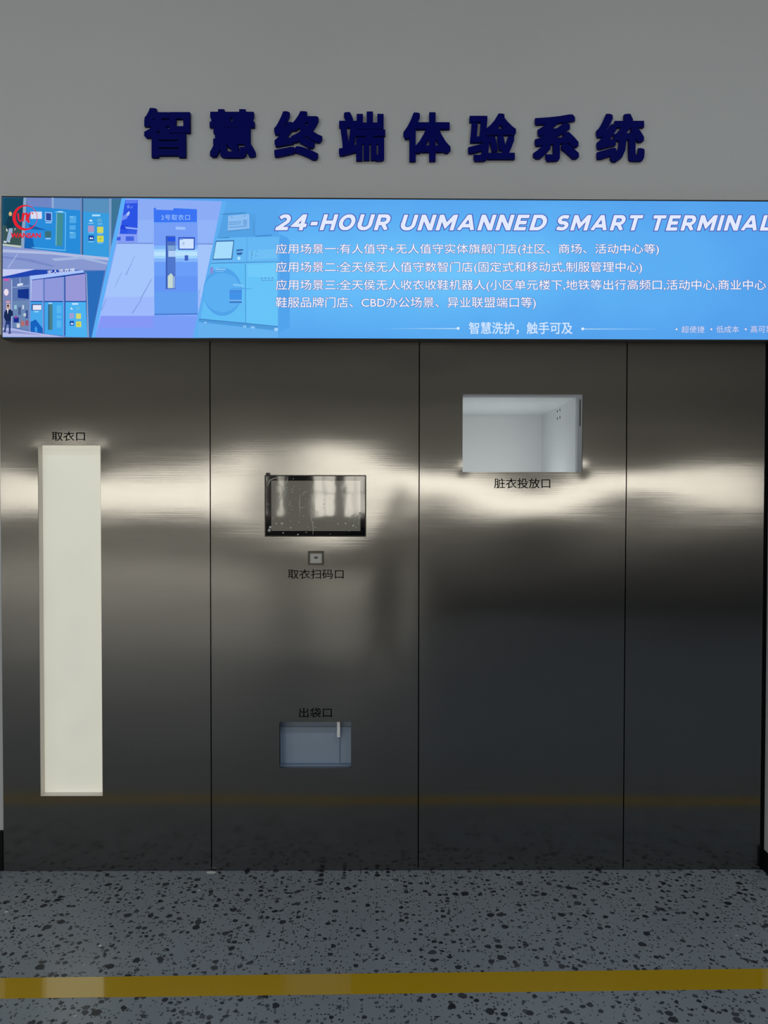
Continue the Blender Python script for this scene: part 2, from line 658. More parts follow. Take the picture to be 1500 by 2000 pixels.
link('slot_lining', local(panels[0], boxes('slot_lining', [
    (x0, x0 + 0.0012, -0.0142, 0.024, z0, z1), (x1 - 0.0012, x1, -0.0142, 0.024, z0, z1),
    (x0 + 0.0012, x1 - 0.0012, -0.0142, 0.024, z0, z0 + 0.0012), (x0 + 0.0012, x1 - 0.0012, -0.0142, 0.024, z1 - 0.0012, z1)])), M_LINER, panels[0], label='pale lining of the slot')
bm = bmesh.new()
bm_box(bm, x0 - 0.002, x1 + 0.002, 0.024, 0.029, z0 - 0.002, z1 + 0.002)
sh = link('shutter', local(panels[0], done(bm, 'shutter')), M_FROST, panels[0], label='backlit cream shutter in the slot')

# ---- hatch: deep white powder-coated box
x0, x1, z0, z1 = HATCH
HD = 0.66
M_HATCH = principled('hatch_white', rgb(204, 208, 209), 0.22, spec=0.5)
xr_in = px_x(1128.5, 845)
hz1 = px_z(775, 1020)
bm = bmesh.new()
bm_box(bm, x0 - 0.16, x1 + 0.0, HD, HD + 0.004, z0 - 0.2, hz1)             # rear
bm_box(bm, x0 - 0.164, x0 - 0.16, 0.02, HD, z0 - 0.2, hz1)               # left
bm_box(bm, xr_in, xr_in + 0.004, 0.02, HD, z0 - 0.2, hz1)                # right
bm_box(bm, x0 - 0.16, xr_in, 0.02, HD, hz1, hz1 + 0.004)                 # top
bm_box(bm, x0 - 0.16, xr_in, 0.02, HD, z0 - 0.204, z0 - 0.2)             # bottom
bmesh.ops.recalc_face_normals(bm, faces=bm.faces)
link('chute_box', local(panels[2], done(bm, 'chute_box')), M_HATCH, panels[2], label='pale blue-white inside of the hatch')
M_RIM = principled('hatch_rim', rgb(168, 172, 176), 0.4, 0.0)
bm = bmesh.new()
bm_box(bm, x0, x1, -0.011, 0.019, hz1, z1)
bm_box(bm, xr_in, x1, -0.011, 0.019, z0, hz1)
link('door_guide', local(panels[2], done(bm, 'door_guide')), M_RIM, panels[2], label='light grey guide rail round the hatch')
gx = px_x(1133.5, 800)
link('guide_slit', local(panels[2], boxes('guide_slit', [(gx - 0.0022, gx + 0.0022, -0.0118, -0.0112, px_z(832, 1133), px_z(780, 1133))])), M_BLACK, panels[2], label='black slit in the guide rail')
# screw holes on the right inner side of the hatch, found by depth along that side
for (px, py) in ((1088.6, 803.2), (1093.6, 800.8), (1088.6, 817.5), (1093.6, 815.2)):
    d = _f * F + R_ * (px - W / 2) - U_ * (py - H / 2)
    tt = (xr_in - CAM.x) / d.x
    p = CAM + d * tt
    bm = bmesh.new()
    bmesh.ops.create_cone(bm, cap_ends=True, segments=14, radius1=0.0058, radius2=0.0058, depth=0.001,
                          matrix=Matrix.Translation((xr_in - 0.0003, p.y, p.z)) @ Matrix.Rotation(math.radians(90), 4, 'Y'))
    link('screw_hole', local(panels[2], done(bm, 'screw_hole')), M_SKIRT, panels[2], label='small dark hole inside the hatch')
lamp = bpy.data.lights.new('chute_lamp', 'AREA')
lamp.shape = 'RECTANGLE'
lamp.size, lamp.size_y = 0.5, 0.3
lamp.energy = 1.5
lamp.color = (0.97, 0.99, 1.0)
lo = bpy.data.objects.new('chute_lamp', lamp)
COL.objects.link(lo)
lo.location = ((x0 + x1) / 2 - 0.05, 0.30, z0 - 0.19)
lo.rotation_euler = (math.radians(180), 0, 0)

# ---- bag outlet: shallow recess with a glossy flap
x0, x1, z0, z1 = OUTLET
M_FLAP = principled('flap_blue_grey', rgb(172, 188, 208), 0.16, spec=0.6)
bm = bmesh.new()
bm_box(bm, x0 - 0.003, x0, 0.006, 0.05, z0, z1)
bm_box(bm, x1, x1 + 0.003, 0.006, 0.05, z0, z1)
bm_box(bm, x0, x1, 0.006, 0.05, z0 - 0.003, z0)
bm_box(bm, x0, x1, 0.006, 0.05, z1, z1 + 0.003)
link('outlet_lining', local(panels[1], done(bm, 'outlet_lining')), M_FLAP, panels[1], label='blue-grey lining of the outlet')
bm = bmesh.new()
xf = px_x(660, 1440)
prof = [(x0, 0.030), (x0 + 0.02, 0.026), (xf - 0.007, 0.026), (xf - 0.002, 0.020), (xf + 0.003, 0.020), (xf + 0.008, 0.027), (x1, 0.027)]
zs = [(z0 + 0.006, 0.003), (z0 + 0.05, 0.001), (z0 + 0.10, 0.0), (z1 - 0.034, 0.0), (z1 - 0.030, 0.004), (z1, 0.012)]
gv = [[bm.verts.new((px, py + dz, z)) for (z, dz) in zs] for (px, py) in prof]
for i in range(len(prof) - 1):
    for j in range(len(zs) - 1):
        bm.faces.new([gv[i][j], gv[i + 1][j], gv[i + 1][j + 1], gv[i][j + 1]])
r_ = bmesh.ops.extrude_face_region(bm, geom=list(bm.faces))
for g in r_['geom']:
    if isinstance(g, bmesh.types.BMVert):
        g.co.y += 0.004
link('outlet_flap', local(panels[1], done(bm, 'outlet_flap')), M_FLAP, panels[1], label='glossy blue-grey flap of the outlet')
bm = bmesh.new()  # tilted plate added to make the bright highlight on the flap
xa, xb, za, zc = px_x(657.5, 1430), px_x(663.5, 1430), px_z(1443, 660), z1 - 0.001
for (xx, yy, zz) in ((xa, 0.004, za), (xb, 0.004, za), (xb, 0.0155, zc), (xa, 0.0155, zc)):
    bm.verts.new((xx, yy, zz))
bm.verts.ensure_lookup_table()
f = bm.faces.new(bm.verts[:])
r_ = bmesh.ops.extrude_face_region(bm, geom=[f])
for g in r_['geom']:
    if isinstance(g, bmesh.types.BMVert):
        g.co.y += 0.012
link('highlight_plate', local(panels[1], done(bm, 'highlight_plate')), principled('highlight_gloss', rgb(176, 190, 205), 0.12, spec=0.7), panels[1], label='small shiny tilted plate added for the highlight on the flap')

# ------------------------------------------------------------------ touch screen
x0, x1, z0, z1 = SCREEN
ts = thing('touch_screen', 'black framed touch screen under bubbled film in the second steel panel', 'screen', ((x0 + x1) / 2, -0.02, z0))
bm = bmesh.new()
rect_frame(bm, x0 - 0.001, x1 + 0.001, z0 - 0.001, z1 + 0.001, -0.022, 0.03, 0.004)
link('bezel', local(ts, done(bm, 'bezel')), M_BLACK, ts, label='thin black bezel')
M_GLASS = principled('screen_border_glass', rgb(18, 18, 24), 0.04, spec=0.8)
M_LCD = principled('screen_display_glass', rgb(160, 155, 143), 0.04, spec=1.0)
for mm in (M_GLASS, M_LCD):
    nt = mm.node_tree
    tc = nt.nodes.new('ShaderNodeTexCoord')
    n = nt.nodes.new('ShaderNodeTexNoise')
    n.inputs['Scale'].default_value = 16
    n.inputs['Detail'].default_value = 1
    bp = nt.nodes.new('ShaderNodeBump')
    bp.inputs['Strength'].default_value = 0.012
    bp.inputs['Distance'].default_value = 0.01
    nt.links.new(tc.outputs['Object'], n.inputs['Vector'])
    nt.links.new(n.outputs['Fac'], bp.inputs['Height'])
    nt.links.new(bp.outputs['Normal'], nt.nodes['Principled BSDF'].inputs['Normal'])
dx0, dx1, dz0, dz1 = px_x(530, 990), px_x(704, 990), px_z(1037, 617), px_z(939, 617)
bm = bmesh.new()
rect_frame_args = (x0 + 0.003, x1 - 0.003, z0 + 0.003, z1 - 0.003)
bm_box(bm, x0 + .003, x1 - .003, -0.018, 0.026, dz1, z1 - .003)
bm_box(bm, x0 + .003, x1 - .003, -0.018, 0.026, z0 + .003, dz0)
bm_box(bm, x0 + .003, dx0, -0.018, 0.026, dz0, dz1)
bm_box(bm, dx1, x1 - .003, -0.018, 0.026, dz0, dz1)
link('border_glass', local(ts, done(bm, 'border_glass')), M_GLASS, ts, label='glossy black border of the screen')
link('display', local(ts, boxes('display', [(dx0, dx1, -0.018, 0.026, dz0, dz1)])), M_LCD, ts, label='grey glossy display, switched off')
# trapped bubbles and creases of the film; pale colour stands in for their glints
M_FILM = principled('glint_white_film', rgb(214, 211, 204), 0.12, spec=0.9)
bm = bmesh.new()
spots = [(528, 1030, 3.2), (526, 1036, 3.4), (540, 1023, 2.2), (551, 1023, 3.4), (568, 1031, 2.4), (553, 1041, 1.6), (582, 1044, 1.8), (567, 1018, 1.4),
         (593, 1008, 1.5), (584, 1020, 1.4), (598, 1040, 1.2), (561, 953, 1.8), (571, 961, 1.6), (574, 950, 1.3), (545, 965, 1.5), (660, 1023, 2.0),
         (675, 1023, 2.4), (690, 1027, 3.0), (684, 1012, 2.2), (697, 1009, 2.0), (703, 1002, 1.8), (700, 1022, 1.6), (665, 955, 1.3), (672, 941, 1.5),
         (620, 1000, 1.0), (640, 1018, 1.1), (602, 1030, 1.3), (533, 1012, 1.2), (524, 985, 1.2), (570, 995, 1.3), (606, 968, 1.0), (632, 985, 1.0),
         (662, 978, 1.2), (696, 1030, 1.5), (706, 1008, 1.6), (612, 1020, 1.4), (616, 1030, 1.4), (586, 955, 1.1), (598, 975, 1.0), (573, 935, 1.1)]
for k in range(26):
    spots.append((random.uniform(522, 712), random.uniform(932, 1044), random.uniform(0.5, 1.0)))
for (px, py, r) in spots:
    p = unproject(px, py, -0.018)
    rr = r * 0.0019
    bmesh.ops.create_icosphere(bm, subdivisions=2, radius=1.0,
                               matrix=Matrix.Translation((p.x, -0.0182, p.z)) @ Matrix.Diagonal((rr, rr * 0.45, rr, 1)))


def crease(bm, pts, r):
    """Thin raised fold through measured points on the screen."""
    P = [unproject(a, b_, -0.0184) for a, b_ in pts]
    rings = []
    for i, p in enumerate(P):
        q = P[min(i + 1, len(P) - 1)] - P[max(i - 1, 0)]
        q.normalize()
        s = Vector((-q.z, 0, q.x))
        w = r * (0.35 if i in (0, len(P) - 1) else 1.0)
        rings.append([bm.verts.new(p + s * (w * math.cos(a)) + Vector((0, -0.6 * w * math.sin(a), 0))) for a in (0, math.pi / 3, 2 * math.pi / 3, math.pi)])
    for i in range(len(rings) - 1):
        for k in range(3):
            bm.faces.new([rings[i][k], rings[i][k + 1], rings[i + 1][k + 1], rings[i + 1][k]])


for pts, r in (([(562, 930), (561, 940), (558, 948)], .0016), ([(540, 960), (539, 952), (545, 947), (550, 950), (552, 962), (548, 972), (542, 985)], .0013),
               ([(552, 962), (560, 960), (556, 968), (545, 979)], .0012), ([(590, 968), (594, 962), (600, 960)], .0014), ([(585, 991), (590, 992), (596, 989)], .0016),
               ([(563, 980), (568, 978), (564, 986), (572, 989)], .0013), ([(522, 950), (527, 938), (536, 934), (548, 932)], .0016),
               ([(608, 955), (609, 985), (608, 1012), (612, 1030), (611, 1044)], .0015), ([(613, 960), (614, 990), (615, 1016)], .0012),
               ([(586, 965), (585, 985), (586, 1010)], .0012), ([(564, 957), (572, 955), (575, 958)], .0012), ([(680, 1018), (687, 1008), (696, 1002)], .0014),
               ([(690, 1020), (698, 1010), (701, 1004)], .0013)):
    crease(bm, pts, r)
me = done(bm, 'film_wrinkles')
link('film_wrinkles', local(ts, me), M_FILM, ts, kind='stuff', label='film bubbles and creases, whitened for their glints', smooth=True)
cxa, cxb, cza, czb = px_x(520, 926), px_x(527, 926), z1 + 0.0008, px_z(923.5, 523)
link('webcam', local(ts, boxes('webcam', [(cxa, cxb, -0.026, -0.0205, cza, czb)], 0.001)), M_BLACK, ts, label='tiny black camera nub')

# ------------------------------------------------------------------ scanner window
x0, x1, z0, z1 = SCAN
sc_ = thing('code_scanner', 'small square code scanner window below the touch screen', 'scanner', ((x0 + x1) / 2, -0.018, z0))
M_SCANF = principled('scanner_bezel', rgb(92, 86, 80), 0.4, 0.6)
bm = bmesh.new()
rect_frame(bm, x0 - 0.001, x1 + 0.001, z0 - 0.001, z1 + 0.001, -0.021, 0.0, 0.0072)
link('bezel', local(sc_, done(bm, 'bezel', 0.0008)), M_SCANF, sc_, label='grey bezel')
M_SCANW = principled('scanner_window', rgb(212, 208, 205), 0.15)
link('window_plate', local(sc_, boxes('window_plate', [(x0 + .006, x1 - .006, -0.0165, -0.008, z0 + .006, z1 - .006)])), M_SCANW, sc_, label='pale scanner plate')
pc = unproject(617, 1089, -0.017)
bm = bmesh.new()
bmesh.ops.create_uvsphere(bm, u_segments=20, v_segments=10, radius=1.0, matrix=Matrix.Translation((pc.x, -0.0165, pc.z)) @ Matrix.Diagonal((0.0085, 0.002, 0.005, 1)))
link('lens', local(sc_, done(bm, 'lens')), principled('scanner_lens', rgb(110, 106, 104), 0.2), sc_, label='dark oval lens', smooth=True)

# ------------------------------------------------------------------ raised wall lettering
CH = [('智', (283, 214.5, 373, 310.5)), ('慧', (411, 217, 500.5, 311)), ('终', (536, 220.5, 630, 315)), ('端', (662, 221.5, 752.5, 317)),
      ('体', (787.5, 223, 879.5, 318)), ('验', (913.5, 225, 1007, 317.5)), ('系', (1040, 227, 1129.5, 317.5)), ('统', (1163, 225.5, 1256.5, 319))]
ORD = ['first', 'second', 'third', 'fourth', 'fifth', 'sixth', 'seventh', 'eighth']
for (ch, bx), od in zip(CH, ORD):
    me = text_mesh(ch, bx, -0.0002, depth=0.016, bold=0.031)
    c = unproject((bx[0] + bx[2]) / 2, bx[3], 0)
    me.transform(Matrix.Translation((-c.x, 0, -c.z)))
    o = link('sign_character', me, M_NAVY, label='raised navy Chinese character %s, %s of eight from the left on the wall' % (ch, od), cat='sign letter', group='navy characters of the wall sign')
    o.location = (c.x, 0, c.z)

# ------------------------------------------------------------------ light box banner
BF = -0.066                                     # face plane of the light box
ORG = unproject(752, 660, BF)
lb = thing('light_box_sign', 'long backlit blue banner above the steel panels with white headline', 'sign', (ORG.x, BF, ORG.z))
C00, C10, C11, C01 = [unproject(a, b_, BF) for a, b_ in ((5.0, 659.0), (1620, 664.0), (1620, 394.5), (5.0, 385.5))]
zt_, zb_ = (C01.z + C11.z) / 2, (C00.z + C10.z) / 2
bm = bmesh.new()
t = 0.0045
loop = [C00, C10, C11, C01]
cen = sum(loop, Vector()) / 4
outer, inner = [], []
sgn = [(-1, -1), (1, -1), (1, 1), (-1, 1)]
vo = []
for c, (sx, sz) in zip(loop, sgn):
    vo.append((bm.verts.new((c.x + sx * t * .6, BF - 0.002, c.z + sz * t)), bm.verts.new((c.x, BF - 0.002, c.z)),
               bm.verts.new((c.x, BF + 0.004, c.z)), bm.verts.new((c.x + sx * t * .6, -0.017, c.z + sz * t))))
for i in range(4):
    a, b_ = vo[i], vo[(i + 1) % 4]
    bm.faces.new([a[0], b_[0], b_[1], a[1]])
    bm.faces.new([a[1], b_[1], b_[2], a[2]])
    bm.faces.new([a[0], a[3], b_[3], b_[0]])
bm.faces.new([vo[i][3] for i in range(4)])
link('casing', local(lb, done(bm, 'casing')), principled('casing_black', rgb(24, 24, 30), 0.4), lb, label='thin black casing')


def art(items, depth):
    """Printed shapes, each a flat polygon of its own ink, stacked in order. items: (points, rgb)"""
    bm = bmesh.new()
    mats, idx = [], {}
    for k, (pts, c) in enumerate(items):
        yy = BF - depth - 0.000012 * k
        vs = []
        for a, b_ in pts:
            p = unproject(a, b_, BF)
            vs.append(bm.verts.new((p.x, yy, p.z)))
        f = bm.faces.new(vs)
        if c not in idx:
            idx[c] = len(mats)
            mats.append(glow(*c))
        f.material_index = idx[c]
    bmesh.ops.recalc_face_normals(bm, faces=bm.faces)
    bmesh.ops.triangulate(bm, faces=bm.faces)
    me = bpy.data.meshes.new('print')
    bm.to_mesh(me)
    bm.free()
    return local(lb, me), mats


def q(x0, y0, x1, y1):
    return [(x0, y0), (x1, y0), (x1, y1), (x0, y1)]


def ell(cx, cy, rx, ry, n=28, a0=0.0, a1=2 * math.pi):
    return [(cx + rx * math.cos(a0 + (a1 - a0) * i / n), cy + ry * math.sin(a0 + (a1 - a0) * i / n)) for i in range(n)]


# printed blue background with its soft cyan clouds
M_FACE = bpy.data.materials.new('backlit_blue_print')
M_FACE.use_nodes = True
nt = M_FACE.node_tree
nt.nodes.clear()
out = nt.nodes.new('ShaderNodeOutputMaterial')
em = nt.nodes.new('ShaderNodeEmission')
tc = nt.nodes.new('ShaderNodeTexCoord')
mp = nt.nodes.new('ShaderNodeMapping')
mp.inputs['Location'].default_value = (-0.06, 0, -0.56)
mp.inputs['Scale'].default_value = (0.42, 1, 2.1)
gr = nt.nodes.new('ShaderNodeVectorMath')
gr.operation = 'LENGTH'
nzz = nt.nodes.new('ShaderNodeTexNoise')
nzz.inputs['Scale'].default_value = 2.2
nzz.inputs['Detail'].default_value = 3
cmb = nt.nodes.new('ShaderNodeMath')
cmb.operation = 'MULTIPLY_ADD'
cmb.inputs[1].default_value = 0.5
ramp = nt.nodes.new('ShaderNodeValToRGB')
ramp.color_ramp.elements[0].position = 0.26
ramp.color_ramp.elements[0].color = rgb(112, 199, 252)
ramp.color_ramp.elements[1].position = 0.95
ramp.color_ramp.elements[1].color = rgb(84, 160, 236)
e = ramp.color_ramp.elements.new(0.58)
e.color = rgb(96, 180, 246)
nt.links.new(tc.outputs['Object'], mp.inputs['Vector'])
nt.links.new(mp.outputs[0], gr.inputs[0])
nt.links.new(tc.outputs['Object'], nzz.inputs['Vector'])
nt.links.new(nzz.outputs['Fac'], cmb.inputs[0])
nt.links.new(gr.outputs['Value'], cmb.inputs[2])
nt.links.new(cmb.outputs[0], ramp.inputs[0])
nt.links.new(ramp.outputs[0], em.inputs[0])
nt.links.new(em.outputs[0], out.inputs[0])
bm = bmesh.new()
bm.faces.new([bm.verts.new((p.x, BF + 0.0005, p.z)) for p in (C00, C10, C11, C01)])
r_ = bmesh.ops.extrude_face_region(bm, geom=list(bm.faces))
for g in r_['geom']:
    if isinstance(g, bmesh.types.BMVert):
        g.co.y += 0.003
me = local(lb, done(bm, 'face'))
# object coordinates are read relative to the middle of the face
face = link('printed_face', me, M_FACE, lb, label='glowing blue printed face')


def face_child(name, me, mats, label):
    return link(name, me, mats, face, label=label)


# ---- printed picture, top left: kiosk with blue doors
A = [
    (q(5.5, 386, 238, 530), (70, 110, 165)),
    ([(5.5, 386), (47, 386), (46, 485), (5.5, 480)], (22, 72, 96)),
    ([(5.5, 440), (46, 448), (46, 480), (5.5, 477)], (58, 84, 84)),
    ([(5.5, 476), (42, 480), (41, 484), (5.5, 480)], (190, 200, 190)),
    ([(46, 386), (52, 386), (47, 486), (41, 484)], (138, 165, 196)),
    ([(52.5, 386), (101, 387), (101, 406), (53, 403)], (112, 134, 196)),
    ([(105, 387), (157, 388), (157, 411), (105, 407)], (104, 146, 204)),
    ([(162, 388), (213, 389), (213, 417), (162, 413)], (88, 144, 190)),
    ([(217, 389), (237, 389), (214, 480), (213, 420)], (62, 116, 150)),
    ([(101, 386), (105, 386), (105, 409), (101, 408)], (146, 172, 214)),
    ([(52.5, 403), (157, 411), (157, 498), (48, 485)], (40, 140, 218)),
    ([(162, 413), (213, 417), (214, 503), (162, 498)], (56, 156, 224)),
    ([(157, 387), (162, 387), (162, 499), (157, 498)], (112, 140, 180)),
    ([(160.5, 387), (162.5, 387), (162.5, 499), (160.5, 498)], (34, 74, 140)),
    ([(213, 388), (218, 388), (217, 505), (213, 504)], (124, 156, 196)),
    ([(55, 438), (66, 441), (92, 450), (60, 448)], (26, 96, 176)),
    ([(49, 462), (64, 465), (68, 489), (48, 486)], (22, 100, 180)),
    (q(60, 413.5, 82, 427.5), (214, 220, 244)),
    ([(88, 414), (102, 415), (102, 433), (88, 432)], (150, 190, 240)),
    ([(90, 416), (100, 417), (100, 431), (90, 430)], (44, 72, 156)),
    (q(89, 434, 101, 436), (160, 205, 244)),
    (q(88, 451.5, 100, 464), (60, 110, 122)), (q(89, 465, 99, 467.5), (150, 200, 240)),
    ([(108, 413), (129, 415), (128, 490), (62, 484), (62, 483), (127, 488.6), (127.6, 416), (108, 414.5)], (126, 206, 250)),
    ([(110, 416), (124, 417), (122, 481), (108.5, 480)], (66, 140, 150)),
    ([(110, 416), (112, 416), (110.5, 480), (108.5, 480)], (108, 178, 196)),
    (q(113, 412.5, 123, 415), (170, 220, 250)),
    (q(136, 422, 149, 436), (82, 170, 232)), (q(136, 440, 148, 449), (82, 170, 232)), (q(136, 453, 148, 466), (82, 170, 232)),
    (q(137, 423, 143, 424.6), (150, 208, 246)), (q(137, 453.5, 143, 455), (150, 208, 246)),
    (q(180, 419, 196, 422.6), (170, 220, 250)),
    ([(174, 432), (176, 429), (180, 430), (181, 433)], (220, 240, 252)), (q(190, 427, 199, 434), (96, 170, 214)),
    (q(173, 435.4, 182.5, 437), (140, 204, 244)), (q(191, 436.8, 200, 438.4), (140, 204, 244)),
    (q(172, 441, 184, 453), (176, 150, 196)), (q(190, 443, 202, 455), (206, 214, 96)),
    (q(173, 454, 183.5, 455.6), (140, 204, 244)), (q(191, 456, 201, 457.6), (140, 204, 244)),
    (q(173, 460, 183.5, 470), (22, 74, 166)), ([(175, 467), (177, 463), (179, 466), (181, 463.5), (182, 467)], (236, 244, 252)),
    (q(190, 460.5, 202.5, 473), (208, 216, 84)), (q(194, 464, 198, 469), (176, 196, 84)),
    (q(173, 471.5, 183.5, 473), (140, 204, 244)), (q(191, 474, 201, 475.6), (140, 204, 244)),
    ([(5.5, 481), (70, 487), (213, 504), (206, 530), (5.5, 526)], (136, 152, 208)),
    ([(5.5, 487), (90, 491), (214, 503), (212, 509), (100, 497), (5.5, 493)], (176, 188, 226)),
    ([(100, 505), (160, 501), (210, 513), (209, 517), (160, 506), (108, 510)], (160, 182, 224)),
    ([(5.5, 500), (60, 506), (110, 520), (100, 521), (50, 510), (5.5, 504)], (120, 138, 200)),
    ([(34, 495), (36, 496), (18, 523), (14, 523)], (160, 172, 222)),
    # walker in front of the dark doorway
    (ell(20.5, 418, 3.2, 4.2), (212, 178, 124)),
    ([(17, 423), (24, 423), (28, 436), (26, 447), (14, 447), (12, 436)], (20, 56, 76)),
    ([(18, 446), (25, 446), (24, 460), (19, 472), (12, 473), (15, 460)], (150, 176, 206)),
    ([(12.5, 446), (15, 449), (14.5, 453), (12.5, 451)], (228, 236, 240)), ([(31, 446), (29, 450), (28, 451), (29.5, 446)], (228, 236, 240)),
    ([(8, 470), (13, 472), (13, 475), (7, 474)], (200, 212, 224)), ([(17, 470), (20, 472), (19, 474), (16, 473)], (200, 212, 224)),
]
me, ms = art(A, 0.0004)
face_child('kiosk_picture', me, ms, 'printed street picture of a blue kiosk with bright doors')
# ---- printed picture, bottom left: whole kiosk
B = [
    ([(5.5, 526), (212, 528), (182, 659.5), (5.5, 658.5)], (96, 124, 190)),
    ([(5.5, 526), (70, 526), (30, 536), (5.5, 540)], (196, 204, 244)),
    ([(66, 527), (164, 528), (163, 531), (60, 540), (5.5, 548), (5.5, 541)], (34, 70, 176)),
    ([(5.5, 544), (22, 543), (22, 640), (5.5, 642)], (118, 130, 180)),
    ([(22, 543), (57, 540), (57, 646), (22, 640)], (92, 118, 176)),
    ([(22.5, 546), (24, 546), (24, 640), (22.5, 640)], (176, 192, 230)),
    ([(25, 561), (57, 557), (57, 558.5), (25, 562.5)], (150, 170, 216)),
    (q(39, 543, 40.2, 556), (170, 190, 230)),
    ([(34, 555), (45, 553), (45, 557), (34, 559)], (226, 232, 250)),
    ([(35, 566), (57, 564), (57, 584), (35, 582)], (20, 52, 140)),
    ([(7, 544), (19, 545), (17, 549), (8, 548)], (216, 84, 172)),
    (ell(12.5, 571, 4.6, 6.6), (236, 222, 236)),
    ([(26, 588), (57, 586), (57, 645), (26, 639)], (106, 134, 178)),
    (q(28, 596, 33, 604), (150, 196, 216)), (q(36, 600, 41, 615), (70, 92, 140)), (q(44, 596, 47, 604), (200, 214, 236)), (q(50, 606, 55, 622), (60, 84, 150)),
    (q(27, 620, 37, 630), (26, 44, 140)), (q(30, 617, 33, 622), (166, 60, 140)), (q(41, 627, 48, 637), (176, 110, 112)), (q(50, 626, 56, 636), (150, 84, 110)),
    (q(33, 632, 39, 640), (206, 212, 220)), (q(46, 612, 51, 618), (190, 206, 214)),
    (q(13, 594, 20, 606), (236, 216, 204)), (q(12, 588, 20, 592), (206, 160, 172)),
    ([(58, 539), (163, 527.6), (164, 532.5), (59, 547)], (168, 194, 250)),
    ([(59, 547), (164, 532.5), (168, 536), (171, 659), (60, 650)], (24, 66, 158)),
    ([(60, 547), (63, 547), (62, 588), (60, 588)], (190, 206, 246)),
    ([(62, 548), (84, 545), (84, 588), (61, 588)], (152, 160, 224)),
    ([(87, 545), (124, 541), (124, 588), (87, 588)], (142, 152, 218)),
    ([(128, 540), (167, 535), (168, 588), (128, 588)], (152, 152, 216)),
    ([(84, 545), (86, 545), (86, 651), (83.5, 651)], (128, 150, 214)),
    ([(123.5, 541), (126, 541), (126, 657), (123.5, 657)], (120, 150, 216)),
    ([(60, 590), (84, 590), (83.5, 651), (59, 648)], (72, 168, 236)),
    ([(87, 590), (124, 590), (124, 656), (87, 652)], (66, 166, 236)),
    ([(128, 590), (168, 590), (171, 659), (128, 658)], (76, 178, 242)),
    ([(58, 630), (70, 624), (84, 642), (84, 652), (58, 649)], (22, 98, 190)),
    ([(68, 642), (70, 637), (73, 642), (73, 649), (69, 649)], (60, 156, 230)),
    ([(57, 548), (60, 547), (60, 650), (57, 647)], (120, 146, 206)),
    (q(62, 594, 81.5, 606.5), (52, 84, 150)), (q(64.5, 596, 81, 605.5), (226, 228, 246)), (q(67, 608, 76, 610), (170, 214, 248)),
    (q(95, 591.5, 102, 593.5), (190, 222, 250)), (q(94.5, 594.5, 103, 644.5), (74, 126, 138)), (q(94.5, 594.5, 96.5, 644.5), (46, 92, 124)),
    (q(111, 597, 120, 612), (88, 182, 240)), (q(111, 616, 120, 622), (88, 182, 240)), (q(111, 626, 120, 640), (88, 182, 240)),
    (q(141, 592, 153, 595.5), (190, 226, 250)),
    ([(138, 604), (139, 600.5), (142, 603), (142.4, 605)], (226, 240, 252)), (q(149, 599, 156, 605), (96, 186, 232)),
    (q(136, 612, 145, 622), (160, 160, 208)), (q(149, 612.5, 158.5, 623), (208, 216, 108)),
    (q(136.5, 627, 145, 636), (20, 78, 178)), ([(138, 634), (140, 630), (141.5, 633), (143, 630.5), (144, 634)], (236, 244, 252)),
    (q(149, 628, 159, 639), (210, 216, 92)), (q(152, 631, 155, 636), (186, 186, 80)),
    ([(168, 534), (171, 535), (174.5, 659), (171.5, 659)], (150, 166, 200)),
    ([(165, 530), (205, 529), (179, 659), (174, 659), (170, 534)], (42, 108, 186)),
    ([(5.5, 640), (24, 641), (58, 648), (128, 658.5), (5.5, 658)], (176, 184, 230)),
    ([(5.5, 646), (30, 646), (84, 655), (40, 652), (5.5, 650)], (140, 150, 206)),
    # passer-by in a dark suit
    (ell(16.5, 599.5, 2.6, 4.0), (170, 130, 120)), ([(13.6, 599), (14, 595.6), (18, 595), (19.4, 599), (18, 597.5)], (40, 34, 50)),
    ([(12.5, 605), (20, 604), (25, 608), (26, 616), (22, 618), (21.5, 628), (12, 628), (8, 620), (9, 610)], (22, 40, 84)),
    ([(14, 604), (17, 604), (15.6, 614)], (232, 236, 246)),
    ([(12, 627), (21.5, 627), (21, 648), (18, 650), (17.5, 634), (13.5, 634), (11.5, 648), (8.5, 646)], (34, 56, 118)),
    ([(17, 649), (22, 649), (22, 652), (17, 652)], (52, 62, 110)), ([(7, 645), (12, 647), (11, 650), (7, 648)], (52, 62, 110)),
]
me, ms = art(B, 0.0012)
face_child('kiosk_picture', me, ms, 'printed picture of the whole blue kiosk and a passer-by')
me = text_mesh('无人洗衣房', (92, 528.5, 146, 535.5, -5), BF - 0.0024, depth=0.0002, bold=0.01)
face_child('lettering', local(lb, me), glow(232, 240, 255), 'tiny white characters on the kiosk roof')
